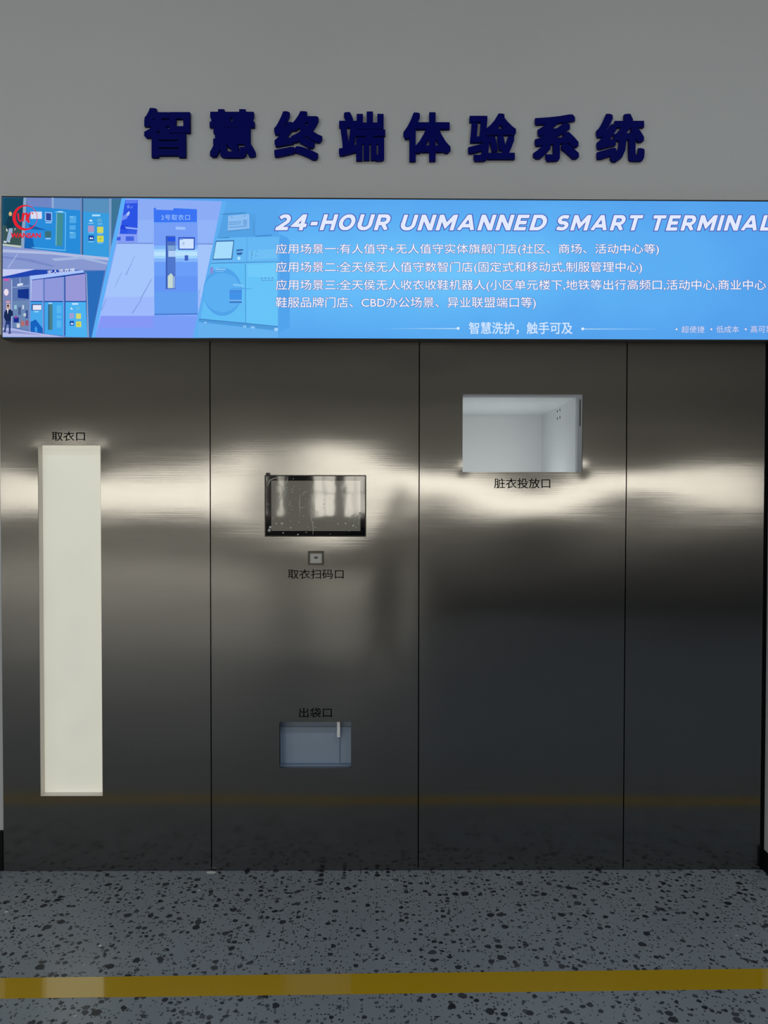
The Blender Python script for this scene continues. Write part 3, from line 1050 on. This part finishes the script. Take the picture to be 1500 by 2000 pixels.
# ---- printed picture, middle: single steel cabinet in a hall
Cc = [
    ([(246, 388), (436, 393.5), (384, 660.5), (186, 659.5)], (140, 172, 246)),
    ([(229, 476), (420, 476), (384, 660.5), (186, 659.5)], (164, 196, 252)),
    ([(240, 430), (428, 430), (420, 474), (229, 474)], (146, 180, 248)),
    ([(205, 580), (400, 580), (393, 617), (197, 617)], (158, 186, 252)),
    ([(197, 617), (393, 617), (384, 660.5), (186, 659.5)], (122, 158, 248)),
    ([(197, 617), (300, 617), (300, 640), (192, 640)], (134, 152, 246)),
    ([(229, 474.5), (300, 475), (300, 477), (229, 476.5)], (112, 142, 216)),
    ([(386, 476), (419, 476), (419, 478.2), (386, 478)], (116, 148, 216)),
    ([(245, 391), (269.5, 391), (269, 474), (230, 474)], (134, 158, 244)),
    ([(245, 391), (269.5, 391), (269, 446), (267, 458), (234, 457)], (44, 84, 228)),
    ([(246, 392), (268, 391.5), (268.5, 397), (245, 398)], (96, 128, 240)),
    ([(248, 402), (252, 400), (254, 406), (249, 408)], (104, 134, 240)), ([(255, 404), (260, 402), (259, 407), (255, 408)], (90, 120, 238)),
    ([(238, 424), (248, 417), (254, 418), (247, 428), (239, 431)], (110, 140, 242)),
    ([(248, 417), (252, 413), (254, 415), (252, 421), (248, 422)], (176, 200, 240)),
    ([(236, 441), (250, 440), (250, 448), (235, 448)], (32, 66, 216)), ([(244, 443), (269, 446), (269, 449), (247, 447)], (140, 168, 246)),
    ([(249, 450), (267, 450), (266, 458), (249, 457)], (56, 94, 230)),
    (q(228, 463, 236, 470), (62, 96, 226)), (q(246, 462, 262, 471), (66, 100, 226)),
    ([(263, 501), (265, 498), (247, 538), (246, 537)], (116, 146, 216)), ([(240, 528), (238, 534), (223, 566), (228, 551)], (142, 172, 236)),
    ([(296, 545), (297, 546), (275, 586), (273, 586)], (124, 152, 222)), ([(275, 586), (276, 587), (260, 612), (257, 613)], (128, 156, 226)),
    ([(207, 584), (208, 585), (200, 606), (198, 607)], (126, 154, 226)),
    ([(388, 570), (392, 562), (389, 580), (387, 585)], (140, 172, 238)),
    ([(301, 434), (386, 434), (387, 616), (302, 617)], (106, 158, 248)),
    ([(301, 436), (386, 436), (386, 480), (301, 480)], (118, 158, 246)),
    ([(301, 480), (386, 480), (386, 487), (301, 487)], (130, 182, 250)),
    ([(301, 487), (386, 487), (386, 505), (301, 505)], (160, 212, 252)),
    ([(301, 492), (386, 492), (386, 500), (301, 500)], (184, 226, 254)),
    ([(301, 505), (386, 505), (386, 512), (301, 512)], (132, 180, 250)),
    ([(301.5, 540), (386.5, 540), (386.5, 570), (301.5, 570)], (100, 150, 246)),
    ([(301.5, 570), (386.5, 570), (387, 613), (302, 614)], (98, 158, 240)),
    ([(302, 613), (386, 612), (386, 614.5), (302, 615.5)], (76, 124, 206)),
    ([(300.5, 407), (305, 406), (305, 410), (338, 411), (340, 407), (384, 409), (385, 411), (385, 434), (301, 434.5)], (58, 116, 244)),
    ([(343, 443), (362, 444), (363, 449), (344, 449)], (156, 192, 252)),
    (q(324, 461, 343, 565), (80, 112, 190)), (q(326, 463, 343, 472), (40, 86, 226)), (q(328, 480, 342, 489), (126, 164, 214)),
    (q(329, 490, 343, 502), (178, 208, 248)), (q(328, 504, 342, 536), (80, 120, 204)), ([(328, 540), (334, 534), (338, 538), (338, 563), (328, 563)], (196, 218, 210)),
    (q(338.5, 540, 342, 563), (150, 178, 226)), (q(324, 461, 327, 565), (60, 96, 184)),
    (q(348.5, 463.5, 381, 488.5), (56, 92, 196)), (q(351, 467, 378.5, 486), (206, 228, 254)), (q(351, 466, 358, 469), (120, 160, 236)), (q(356, 473, 361, 479), (178, 200, 240)),
    (q(361, 499, 368, 509.5), (64, 98, 192)),
    ([(238, 388), (246, 388), (186, 659.5), (179.5, 659.5)], (92, 176, 248)),
    ([(434, 393.2), (443, 393.5), (386, 660.5), (377, 660.5)], (94, 174, 242)),
]
me, ms = art(Cc, 0.0022)
face_child('cabinet_picture', me, ms, 'printed lilac picture of a single pickup cabinet')
me = text_mesh('2号取衣口', (315, 419, 371, 430), BF - 0.0032, depth=0.0002, bold=0.008, spacing=1.15)
face_child('lettering', local(lb, me), glow(150, 190, 252), 'pale characters on the printed cabinet')
# ---- printed picture, right: faint blue machine (plain disc on its door)
D = [
    ([(443, 394), (545, 394), (545, 660), (386, 660.5)], (88, 166, 236)),
    ([(438, 415), (480, 414.5), (500, 420), (500, 462), (425, 464)], (84, 162, 228)),
    ([(434, 418.6), (479, 415.6), (479, 416.8), (434, 420)], (58, 124, 190)),
    ([(425, 465), (448, 463.5), (448, 465.6), (424, 467)], (54, 120, 186)), ([(499, 461), (531, 459), (531, 460.6), (499, 462.6)], (54, 124, 196)),
    ([(495.4, 432), (496.4, 432), (496.4, 461), (495.4, 461)], (70, 138, 206)),
    ([(446, 422), (487, 418.4), (487.5, 447), (445, 451)], (140, 190, 242)), ([(445, 451), (487.5, 447), (487.5, 449), (446, 453)], (78, 146, 210)),
    ([(447, 434), (472, 432.6), (472, 434.4), (447, 436)], (100, 156, 216)), ([(447, 438), (471, 436.6), (471, 438.4), (447, 440)], (104, 160, 218)),
    ([(447, 443.6), (483, 441), (483, 443.4), (447, 446)], (110, 164, 222)), ([(475, 430), (483, 429.4), (483, 440), (475, 440.6)], (112, 168, 226)),
    (ell(453, 424.6, 1.0, 1.0, 10), (60, 110, 180)), (ell(478, 422.4, 1.0, 1.0, 10), (60, 110, 180)),
    ([(546, 459), (560, 463), (566, 470), (566, 640), (545, 650)], (82, 164, 236)),
    ([(423, 466), (482, 464), (545, 463), (543, 514), (412, 515)], (102, 184, 244)),
    ([(422, 470.5), (458, 469.5), (454, 507.5), (415, 508.5)], (58, 112, 172)),
    ([(423, 473), (456, 472), (452, 505), (417, 506)], (166, 220, 252)), ([(419, 490), (421, 490), (421, 493), (419, 493)], (120, 180, 226)),
    ([(462, 488), (475, 487), (475, 490), (462, 491.6)], (58, 104, 172)), ([(461.5, 494.5), (474.5, 493.4), (473, 497), (470, 498.6), (464, 498.6)], (54, 100, 168)),
    (ell(467, 505, 3.2, 3.2, 14), (176, 226, 252)),
    ([(482.6, 464), (483.6, 464), (482.6, 514), (481.6, 514)], (84, 160, 224)),
    ([(487, 490), (542, 486), (541, 505), (486, 508)], (112, 192, 246)),
    (ell(492.4, 492, 0.9, 1.1, 10), (60, 90, 150)), (ell(492, 496, 0.9, 1.1, 10), (60, 90, 150)), (ell(491.8, 500, 0.9, 1.1, 10), (60, 90, 150)), (ell(491.4, 504.4, 0.9, 1.1, 10), (60, 90, 150)),
    ([(499, 491.4), (504, 491), (504, 492), (499, 492.4)], (92, 150, 212)), ([(498, 500), (503, 499.6), (503, 500.6), (498, 501)], (92, 150, 212)),
    ([(413, 514.6), (480, 515), (480, 631), (392, 624)], (100, 190, 246)),
    ([(480, 515), (542, 512), (543, 638), (480, 632)], (104, 196, 248)),
    ([(484, 518), (541, 516), (541, 545), (484, 540)], (112, 202, 250)),
    ([(413, 514), (543, 511), (543, 512.2), (413, 515.6)], (68, 132, 196)),
    ([(479, 516), (480.4, 516), (480.8, 632), (479.6, 632)], (68, 140, 204)),
    (ell(435, 570.5, 38, 47, 40), (82, 164, 234)),
    (ell(435, 572, 37, 38, 40), (92, 176, 242)),
    ([(411, 523), (417, 521.6), (417, 534), (411, 535)], (132, 140, 214)),
    ([(422, 525.6), (441, 525.4), (441, 527.4), (422, 527.6)], (156, 206, 246)), ([(421, 530), (438, 530), (438, 531), (421, 531)], (136, 194, 244)),
    (q(448.5, 566.5, 472.5, 586), (66, 146, 232)), (q(448.5, 567, 472.5, 572), (72, 140, 226)), (q(448.5, 586.5, 472.5, 588.4), (130, 190, 240)), (q(448.5, 588.4, 472.5, 592.5), (64, 128, 204)),
    ([(452, 563.6), (492, 564), (492, 565), (452, 564.8)], (74, 150, 220)), ([(456, 555), (476, 557), (476, 560), (456, 558)], (132, 204, 248)),
    (q(510, 542.4, 513, 545.4), (88, 154, 212)), (q(517, 542.2, 520, 545.2), (88, 154, 212)), (q(524, 542.2, 527, 545.2), (88, 154, 212)), (q(531, 542, 534, 545), (88, 154, 212)),
    (q(510, 547.6, 534, 549), (92, 160, 218)),
    ([(389, 623), (480, 631), (543, 638), (543, 646), (388, 629)], (78, 154, 218)),
    ([(389, 622.6), (543, 637.2), (543, 638.4), (389, 624.4)], (60, 126, 196)),
    (q(399, 629.4, 404, 636), (170, 210, 246)), (q(400, 631, 403, 635), (84, 140, 200)), (q(475, 636.4, 481, 642), (146, 196, 244)), (q(490, 638, 498, 643), (146, 200, 246)), (q(536, 641, 543, 647), (160, 210, 248)),
    ([(388, 630), (543, 647), (543, 660), (387, 660)], (102, 176, 240)),
]
me, ms = art(D, 0.0032)
face_child('machine_picture', me, ms, 'printed faint blue machine with a plain disc on its door')

# ---- emblem and its name, printed red
RED = (226, 34, 50)
ring = []
n = 60
for i in range(n):
    a = 2 * math.pi * i / n
    a2 = 2 * math.pi * (i + 1) / n

    def pt(a, r_out):
        thick = 4.3 - 3.2 * math.cos(a - 2.7 + math.pi) * 0.9
        thick = 3.4 + 2.9 * math.cos(a - math.radians(165))
        ro = 24.3
        r = ro if r_out else ro - max(1.0, thick)
        return (49.3 + r * math.cos(a) * 1.0, 425.5 + r * math.sin(a) * 1.02)
    ring.append(([pt(a, True), pt(a2, True), pt(a2, False), pt(a, False)], RED))
for s in ([(34, 418), (37.5, 416.5), (38.5, 429), (40, 431), (38, 433), (35.6, 430)],
          [(38, 433), (43, 428), (44, 416.5), (47.6, 415.5), (47, 432.5), (43.8, 433.5), (44, 430), (40, 434)],
          [(46, 420), (49, 416.5), (54.5, 416), (55.4, 419.5), (53.6, 431), (50.4, 433), (51.4, 419.5), (48.4, 420.5), (46.8, 431)],
          [(61, 414.5), (65, 416), (66, 419), (63, 418)],
          [(53.8, 431), (54.8, 421), (58, 416), (61, 415), (59.6, 419), (57.8, 424), (57.2, 430), (59.2, 432.8), (57, 436), (53.6, 434.8)]):
    ring.append((s, RED))
me, ms = art(ring, 0.0016)
face_child('emblem', me, ms, 'red ring emblem with curled strokes')
me = text_mesh('WANSAN', (21, 455, 79.5, 464.5), BF - 0.0026, depth=0.0002, bold=0.03)
face_child('lettering', local(lb, me), glow(*RED), 'red capital lettering under the ring emblem')


# ---- white lettering with violet outline
def outlined(body, box, bold, grow, label, col=(242, 244, 255), edge=(78, 84, 170), **kw):
    me = text_mesh(body, box, BF - 0.0043, depth=0.0003, bold=bold, grow=grow, **kw)
    face_child('lettering_outline', local(lb, me), glow(*edge), 'violet outline of ' + label)
    me = text_mesh(body, box, BF - 0.0048, depth=0.0003, bold=bold, **kw)
    face_child('lettering', local(lb, me), glow(*col), label)




# headline capitals: heavy slanted strokes with square ends
def arc(cx, cy, rx, ry, a0, a1, n=9):
    return [(cx + rx * math.cos(math.radians(a0 + (a1 - a0) * i / n)), cy + ry * math.sin(math.radians(a0 + (a1 - a0) * i / n))) for i in range(n + 1)]


SW = 0.225
e_ = SW / 2
CAPS = {
    'H': (0.80, [[(e_, 0), (e_, 1)], [(.70, 0), (.70, 1)], [(e_, .5), (.70, .5)]]),
    'O': (0.88, [arc(.44, .5, .34, .40, 0, 360, 24)]),
    'U': (0.80, [[(e_, 1), (e_, .38)] + arc(.40, .38, .30, .28, 180, 360, 12) + [(.70, 1)]]),
    'R': (0.78, [[(e_, 0), (e_, .90), (.42, .90)] + arc(.42, .665, .235, .235, 90, -90, 8) + [(e_, .43)], [(.40, .43), (.68, 0)]]),
    'N': (0.82, [[(e_, 0), (e_, 1)], [(.72, 0), (.72, 1)], [(.13, .94), (.69, .06)]]),
    'M': (1.00, [[(e_, 0), (e_, 1)], [(.90, 0), (.90, 1)], [(.13, .94), (.50, .30), (.87, .94)]]),
    'A': (0.94, [[(.09, 0), (.44, .93), (.50, .93), (.85, 0)], [(.24, .30), (.70, .30)]]),
    'E': (0.68, [[(.66, .10), (e_, .10), (e_, .90), (.66, .90)], [(e_, .50), (.60, .50)]]),
    'D': (0.84, [[(e_, .10), (e_, .90), (.36, .90)] + arc(.36, .5, .38, .40, 90, -90, 14) + [(e_, .10)]]),
    'S': (0.70, [[(.60, .86)] + arc(.36, .695, .25, .205, 70, 250, 10) + arc(.36, .305, .25, .205, 70, -120, 10) + [(.08, .16)]]),
    'T': (0.76, [[(.0, .90), (.76, .90)], [(.38, 0), (.38, .9)]]),
    'I': (0.22, [[(.11, 0), (.11, 1)]]),
    'L': (0.64, [[(e_, 1), (e_, .10), (.64, .10)]]),
    '2': (0.70, [[(.10, .76)] + arc(.35, .66, .25, .24, 140, -35, 10) + [(.13, .13)], [(.0, .10), (.70, .10)]]),
    '4': (0.80, [[(.55, 0), (.55, 1)], [(.52, .95), (.10, .32), (.80, .30)]]),
    '-': (0.42, [[(.02, .42), (.40, .42)]]),
}


def capitals(word, box, yp, wide=0.0, gap=0.20, shear=0.27):
    """Word of stroke-built capitals fitted to a measured rectangle; wide thickens every stroke for the outline."""
    quads, x = [], 0.0
    t = SW / 2 + wide
    for ch in word:
        w, paths = CAPS[ch]
        for pth in paths:
            closed = math.dist(pth[0], pth[-1]) < 1e-6
            n = len(pth)
            L_, R2 = [], []
            for i, p in enumerate(pth):
                a = pth[i - 1] if i > 0 else (pth[-2] if closed else p)
                b_ = pth[i + 1] if i < n - 1 else (pth[1] if closed else p)
                d1 = (p[0] - a[0], p[1] - a[1])
                d2 = (b_[0] - p[0], b_[1] - p[1])
                l1, l2 = math.hypot(*d1), math.hypot(*d2)
                if l1 < 1e-9:
                    d1, l1 = d2, l2
                if l2 < 1e-9:
                    d2, l2 = d1, l1
                u1, u2 = (d1[0] / l1, d1[1] / l1), (d2[0] / l2, d2[1] / l2)
                m = (-(u1[1] + u2[1]), u1[0] + u2[0])
                lm = math.hypot(*m) or 1.0
                m = (m[0] / lm, m[1] / lm)
                k = t / max(0.45, m[0] * -u1[1] + m[1] * u1[0])
                q0 = p
                if not closed and i == 0:
                    q0 = (p[0] - u2[0] * wide, p[1] - u2[1] * wide)
                if not closed and i == n - 1:
                    q0 = (p[0] + u1[0] * wide, p[1] + u1[1] * wide)
                L_.append((q0[0] + m[0] * k, q0[1] + m[1] * k))
                R2.append((q0[0] - m[0] * k, q0[1] - m[1] * k))
            for i in range(n - 1):
                quads.append([(x + q[0], q[1]) for q in (L_[i], L_[i + 1], R2[i + 1], R2[i])])
        x += w + gap
    total = x - gap + shear
    bm = bmesh.new()
    for k, qd in enumerate(quads):
        vs = []
        for (u, v) in qd:
            v = min(1 + wide, max(-wide, v))
            p = unproject(box[0] + (u + shear * v) / total * (box[2] - box[0]), box[3] + v * (box[1] - box[3]), BF)
            vs.append(bm.verts.new((p.x, yp - 0.000004 * (k % 24), p.z)))
        bm.faces.new(vs)
    bmesh.ops.triangulate(bm, faces=bm.faces)
    me = bpy.data.meshes.new('capitals')
    bm.to_mesh(me)
    bm.free()
    return local(lb, me)


for word, bx in (('24-HOUR', (537.5, 419.5, 766, 450.5)), ('UNMANNED', (780, 420.3, 1071.5, 450.8)), ('SMART', (1083, 421, 1256, 451)), ('TERMINAL', (1268, 421.3, 1512, 451.3))):
    face_child('headline_outline', capitals(word, bx, BF - 0.0043, 0.055), glow(78, 92, 182), 'violet outline of the white headline capitals')
    face_child('headline', capitals(word, bx, BF - 0.0049), glow(226, 234, 255), 'white slanted headline capitals')
outlined('应用场景一:有人值守+无人值守实体旗舰门店(社区、商场、活动中心等)', (538.5, 476, 1287, 498.5), 0.004, 0.026, 'first line of white text')
outlined('应用场景二:全天侯无人值守数智门店(固定式和移动式,制服管理中心)', (538.5, 511, 1254, 534.5), 0.004, 0.026, 'second line of white text')
outlined('应用场景三:全天侯无人收衣收鞋机器人(小区单元楼下,地铁等出行高频口,活动中心,商业中心', (538.5, 546, 1496, 569.5), 0.004, 0.026, 'third line of white text')
outlined('鞋服品牌门店、CBD办公场景、异业联盟端口等)', (538.5, 580, 1046.5, 604), 0.004, 0.026, 'fourth line of white text')
me = text_mesh('智慧洗护，触手可及', (916, 629, 1118, 653), BF - 0.0043, depth=0.0003, bold=0.008)
face_child('lettering', local(lb, me), glow(214, 232, 254), 'pale slogan at the bottom edge')
outlined('超便捷', (1331, 637, 1376, 650), 0.0, 0.02, 'small pale words at the lower right', (206, 222, 252), (96, 110, 190))
outlined('低成本', (1399, 636.5, 1443.5, 650), 0.0, 0.02, 'small pale words at the lower right', (206, 222, 252), (96, 110, 190))
outlined('高可靠', (1466, 636, 1510, 650), 0.0, 0.02, 'small pale words at the lower right', (206, 222, 252), (96, 110, 190))
marks = []
for i in range(10):
    c = (108 + 11 * i, 178 + 6 * i, 246)
    xa, xb = 752 + i * 14, 752 + (i + 1) * 14
    marks.append(([(xa, 641.7), (xb, 641.7), (xb, 642.9), (xa, 642.9)], c))
    xa, xb = 1282 - i * 14.5, 1282 - (i + 1) * 14.5
    marks.append(([(xb, 642.3), (xa, 642.9), (xa, 643.9), (xb, 643.7)], c))
half = [[m_ for m_ in marks[0::2]], [m_ for m_ in marks[1::2]]]
for h_, cx, cy in ((half[0], 894.5, 641.8), (half[1], 1137.5, 642.8)):
    me, ms = art(h_ + [(ell(cx, cy, 2.7, 2.7, 18), (226, 240, 254))], 0.0043)
    face_child('rule', me, ms, 'fading white rule beside the slogan')
for bx in (1320.5, 1388.5, 1455.5):
    me, ms = art([(ell(bx, 643.6, 2.7, 2.7, 18), (110, 120, 196)), (ell(bx, 643.6, 1.9, 1.9, 18), (232, 240, 254))], 0.0043)
    face_child('bullet', me, ms, 'small white bullet')

# ------------------------------------------------------------------ yellow floor tape and scraps
M_TAPE = principled('yellow_vinyl', rgb(226, 178, 0), 0.3, spec=0.15)
M_TAPE.node_tree.nodes['Principled BSDF'].inputs['Coat Weight'].default_value = 1.0
M_TAPE.node_tree.nodes['Principled BSDF'].inputs['Coat Roughness'].default_value = 0.06
M_TAPE.node_tree.nodes['Principled BSDF'].inputs['Coat IOR'].default_value = 1.8
pl0, pl1, pr1, pr0 = on_floor(0, 1910.5), on_floor(0, 1950.5), on_floor(1500, 1931.5), on_floor(1500, 1892)


def extend(a, b_, x):
    tt = (x - a.x) / (b_.x - a.x)
    return a + (b_ - a) * tt


bm = bmesh.new()
tp = [extend(pl1, pr1, -4), extend(pl1, pr1, 4), extend(pl0, pr0, 4), extend(pl0, pr0, -4)]
f = bm.faces.new([bm.verts.new((p.x, p.y, 0.0)) for p in tp])
r_ = bmesh.ops.extrude_face_region(bm, geom=[f])
for g in r_['geom']:
    if isinstance(g, bmesh.types.BMVert):
        g.co.z += 0.0006
me = done(bm, 'floor_tape')
link('floor_tape', me, M_TAPE, label='glossy yellow marking tape stuck along the terrazzo floor', cat='floor tape')

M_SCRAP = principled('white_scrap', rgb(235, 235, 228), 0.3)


def scrap(name, px, py, w, d, h, label, cat, rz=0.0, y=None):
    p = on_floor(px, py)
    bm = bmesh.new()
    pts = []
    for k in range(7):
        a = 2 * math.pi * k / 7
        r = random.uniform(0.8, 1.0)
        pts.append(bm.verts.new((math.cos(a) * w / 2 * r, math.sin(a) * d / 2 * r, 0)))
    f = bm.faces.new(pts)
    r_ = bmesh.ops.extrude_face_region(bm, geom=[f])
    for g in r_['geom']:
        if isinstance(g, bmesh.types.BMVert):
            g.co.z += h
            g.co.x *= 0.9
    o = link(name, done(bm, name), M_SCRAP, label=label, cat=cat, group='pale scraps on the floor')
    o.location = (p.x, p.y if y is None else y, 0)
    o.rotation_euler = (0, 0, rz)
    return o


scrap('plastic_scrap', 412, 1705, 0.048, 0.016, 0.004, 'flat white plastic scrap under the seam left of the touch screen panel', 'scrap', y=-0.03)
scrap('stone_fragment', 389, 1739, 0.012, 0.010, 0.001, 'small pale fleck on the floor, below the white plastic scrap', 'fleck')
scrap('stone_fragment', 12, 1781, 0.014, 0.012, 0.001, 'small pale fleck on the floor near the left edge, above the yellow tape', 'fleck')
scrap('stone_fragment', 195, 1847, 0.014, 0.012, 0.001, 'small pale fleck on the floor just above the shiny stretch of yellow tape', 'fleck')

bm = bmesh.new()  # pale discs stand in for sparkles of reflected light on the floor
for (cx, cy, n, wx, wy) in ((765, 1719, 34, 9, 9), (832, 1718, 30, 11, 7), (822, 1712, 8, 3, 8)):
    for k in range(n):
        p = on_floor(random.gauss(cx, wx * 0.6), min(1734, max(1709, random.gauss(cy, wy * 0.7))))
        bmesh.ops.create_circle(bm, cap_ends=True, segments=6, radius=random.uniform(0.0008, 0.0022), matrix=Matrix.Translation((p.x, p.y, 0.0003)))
link('floor_glints', done(bm, 'floor_glints'), M_SCRAP, kind='stuff', label='sprinkle of tiny pale painted glints on the floor below the middle seam', cat='flecks')

# ------------------------------------------------------------------ what the steel mirrors: a dark counter added for its reflection, and the person with the phone
M_CNT = principled('counter_laminate', rgb(46, 52, 64), 0.5)
ct = thing('added_counter', 'long dark blue-grey counter added behind the camera to darken the steel reflections', 'counter', (3.2, -6.6, 0))
link('body', boxes('counter_body', [(-2.75, 3.2, -0.3, 0.25, 0.0, 1.19)], 0.006), M_CNT, ct)
link('worktop', boxes('counter_worktop', [(-2.8, 3.25, -0.34, 0.32, 1.19, 1.23)], 0.005), principled('counter_top', rgb(60, 64, 72), 0.35), ct)
link('plinth', boxes('counter_plinth', [(-2.7, 3.15, 0.2501, 0.256, 0.0, 0.10)]), M_SKIRT, ct)

# ---- the person taking the picture, seen only as a dark shape in the steel and the screen
per = thing('person', 'person in a dark jacket holding up a phone, facing the steel wall', 'person', (0.04, -3.55, 0.0))
per.scale = (1.0, 1.0, 0.95)
V, E_, RAD = [], [], []


def node(p, r, par=None):
    V.append(Vector(p))
    RAD.append(r)
    if par is not None:
        E_.append((par, len(V) - 1))
    return len(V) - 1


pel = node((0.04, -3.55, 0.86), 0.135)
wa = node((0.04, -3.54, 1.00), 0.125, pel)
ch_ = node((0.04, -3.53, 1.16), 0.145, wa)
sh_ = node((0.04, -3.53, 1.27), 0.115, ch_)
nk = node((0.04, -3.52, 1.345), 0.052, sh_)
jw = node((0.04, -3.50, 1.41), 0.066, nk)
hd = node((0.04, -3.505, 1.485), 0.084, jw)
tp_ = node((0.04, -3.515, 1.555), 0.062, hd)
PHX, PHZ = 0.012, 1.465
for sx in (-1, 1):
    hp = node((0.04 + sx * 0.085, -3.55, 0.80), 0.095, pel)
    kn = node((0.04 + sx * 0.04, -3.53, 0.45), 0.062, hp)
    an = node((0.04 + sx * 0.11, -3.57, 0.085), 0.042, kn)
    node((0.04 + sx * 0.125, -3.43, 0.03), 0.032, an)
    so = node((0.04 + sx * 0.17, -3.53, 1.265), 0.066, sh_)
    el = node((0.04 + sx * 0.36, -3.42, 1.15), 0.048, so)
    wr = node((PHX + sx * 0.085, -3.165, 1.37), 0.029, el)
    pm = node((PHX + sx * 0.066, -3.125, 1.425), 0.026, wr)
    for k in range(4):
        a = node((PHX + sx * 0.060, -3.118, PHZ + 0.012 - 0.020 * k), 0.0095, pm)
        b_ = node((PHX + sx * 0.049, -3.103, PHZ + 0.016 - 0.020 * k), 0.0085, a)
        node((PHX + sx * (0.034 - 0.003 * abs(k - 1)), -3.1005, PHZ + 0.018 - 0.020 * k), 0.0075, b_)
    th = node((PHX + sx * 0.058, -3.142, PHZ - 0.025), 0.011, pm)
    node((PHX + sx * 0.030, -3.128, PHZ - 0.006), 0.009, th)
me = bpy.data.meshes.new('body')
me.from_pydata([v - per.location for v in V], E_, [])
o = bpy.data.objects.new('body', me)
COL.objects.link(o)
sk = o.modifiers.new('skin', 'SKIN')
sk.use_smooth_shade = True
for i, d in enumerate(me.skin_vertices[0].data):
    d.radius = (RAD[i], RAD[i] * (0.74 if i in (1, 2, 3) else 1.0))
    d.use_root = (i == 0)
o.modifiers.new('smooth', 'SUBSURF').levels = 2
bpy.context.view_layer.update()
me2 = bpy.data.meshes.new_from_object(o.evaluated_get(bpy.context.evaluated_depsgraph_get()))
bpy.data.objects.remove(o)
M_JACK = principled('dark_jacket', rgb(26, 28, 36), 0.85, spec=0.2)
M_TROU = principled('dark_trousers', rgb(30, 32, 40), 0.85, spec=0.2)
M_SKIN = principled('skin', rgb(196, 150, 122), 0.5)
M_SHOE = principled('dark_shoes', rgb(18, 18, 20), 0.5)
body = link('body', me2, [M_JACK, M_TROU, M_SKIN, M_SHOE], per, smooth=True)
for p in me2.polygons:
    c = p.center + per.location
    near_hand = c.y > -3.185 and c.z > 1.3
    p.material_index = 2 if (near_hand or c.z > 1.335) else (3 if c.z < 0.075 else (1 if c.z < 0.84 else 0))
bm = bmesh.new()
bmesh.ops.create_uvsphere(bm, u_segments=28, v_segments=18, radius=1.0)
for v in bm.verts:
    v.co = Vector((v.co.x * 0.092, v.co.y * 0.108, v.co.z * 0.100)) + Vector((0, 0.0, 1.515))
bmesh.ops.delete(bm, geom=[v for v in bm.verts if (v.co.y > 0.045 and v.co.z < 1.545) or v.co.z < 1.425], context='VERTS')
link('hair', done(bm, 'hair'), principled('black_hair', rgb(18, 16, 16), 0.55), body, smooth=True)
for sx in (-1, 1):
    bm = bmesh.new()
    bmesh.ops.create_uvsphere(bm, u_segments=14, v_segments=8, radius=0.012, matrix=Matrix.Translation((sx * 0.03, 0.108, 1.488)))
    link('eye', done(bm, 'eye'), principled('eye', rgb(60, 46, 40), 0.2), body, smooth=True)
bm = bmesh.new()
bmesh.ops.create_cone(bm, cap_ends=True, segments=12, radius1=0.016, radius2=0.006, depth=0.045, matrix=Matrix.Translation((0, 0.128, 1.462)) @ Matrix.Rotation(0.3, 4, 'X'))
link('nose', done(bm, 'nose', 0.003), M_SKIN, body, smooth=True)
bm = bmesh.new()
bmesh.ops.create_uvsphere(bm, u_segments=14, v_segments=8, radius=1.0, matrix=Matrix.Translation((0, 0.116, 1.425)) @ Matrix.Diagonal((0.022, 0.006, 0.006, 1)))
link('mouth', done(bm, 'mouth'), principled('lips', rgb(150, 90, 84), 0.4), body, smooth=True)
ph = thing('phone', 'black phone held up in both hands by the person in the dark jacket', 'phone', (PHX, -3.092, PHZ * 0.95 - 0.03))
link('phone_body', boxes('phone_body', [(-0.037, 0.037, -0.004, 0.004, 0.0, 0.155)], 0.0025), M_BLACK, ph)
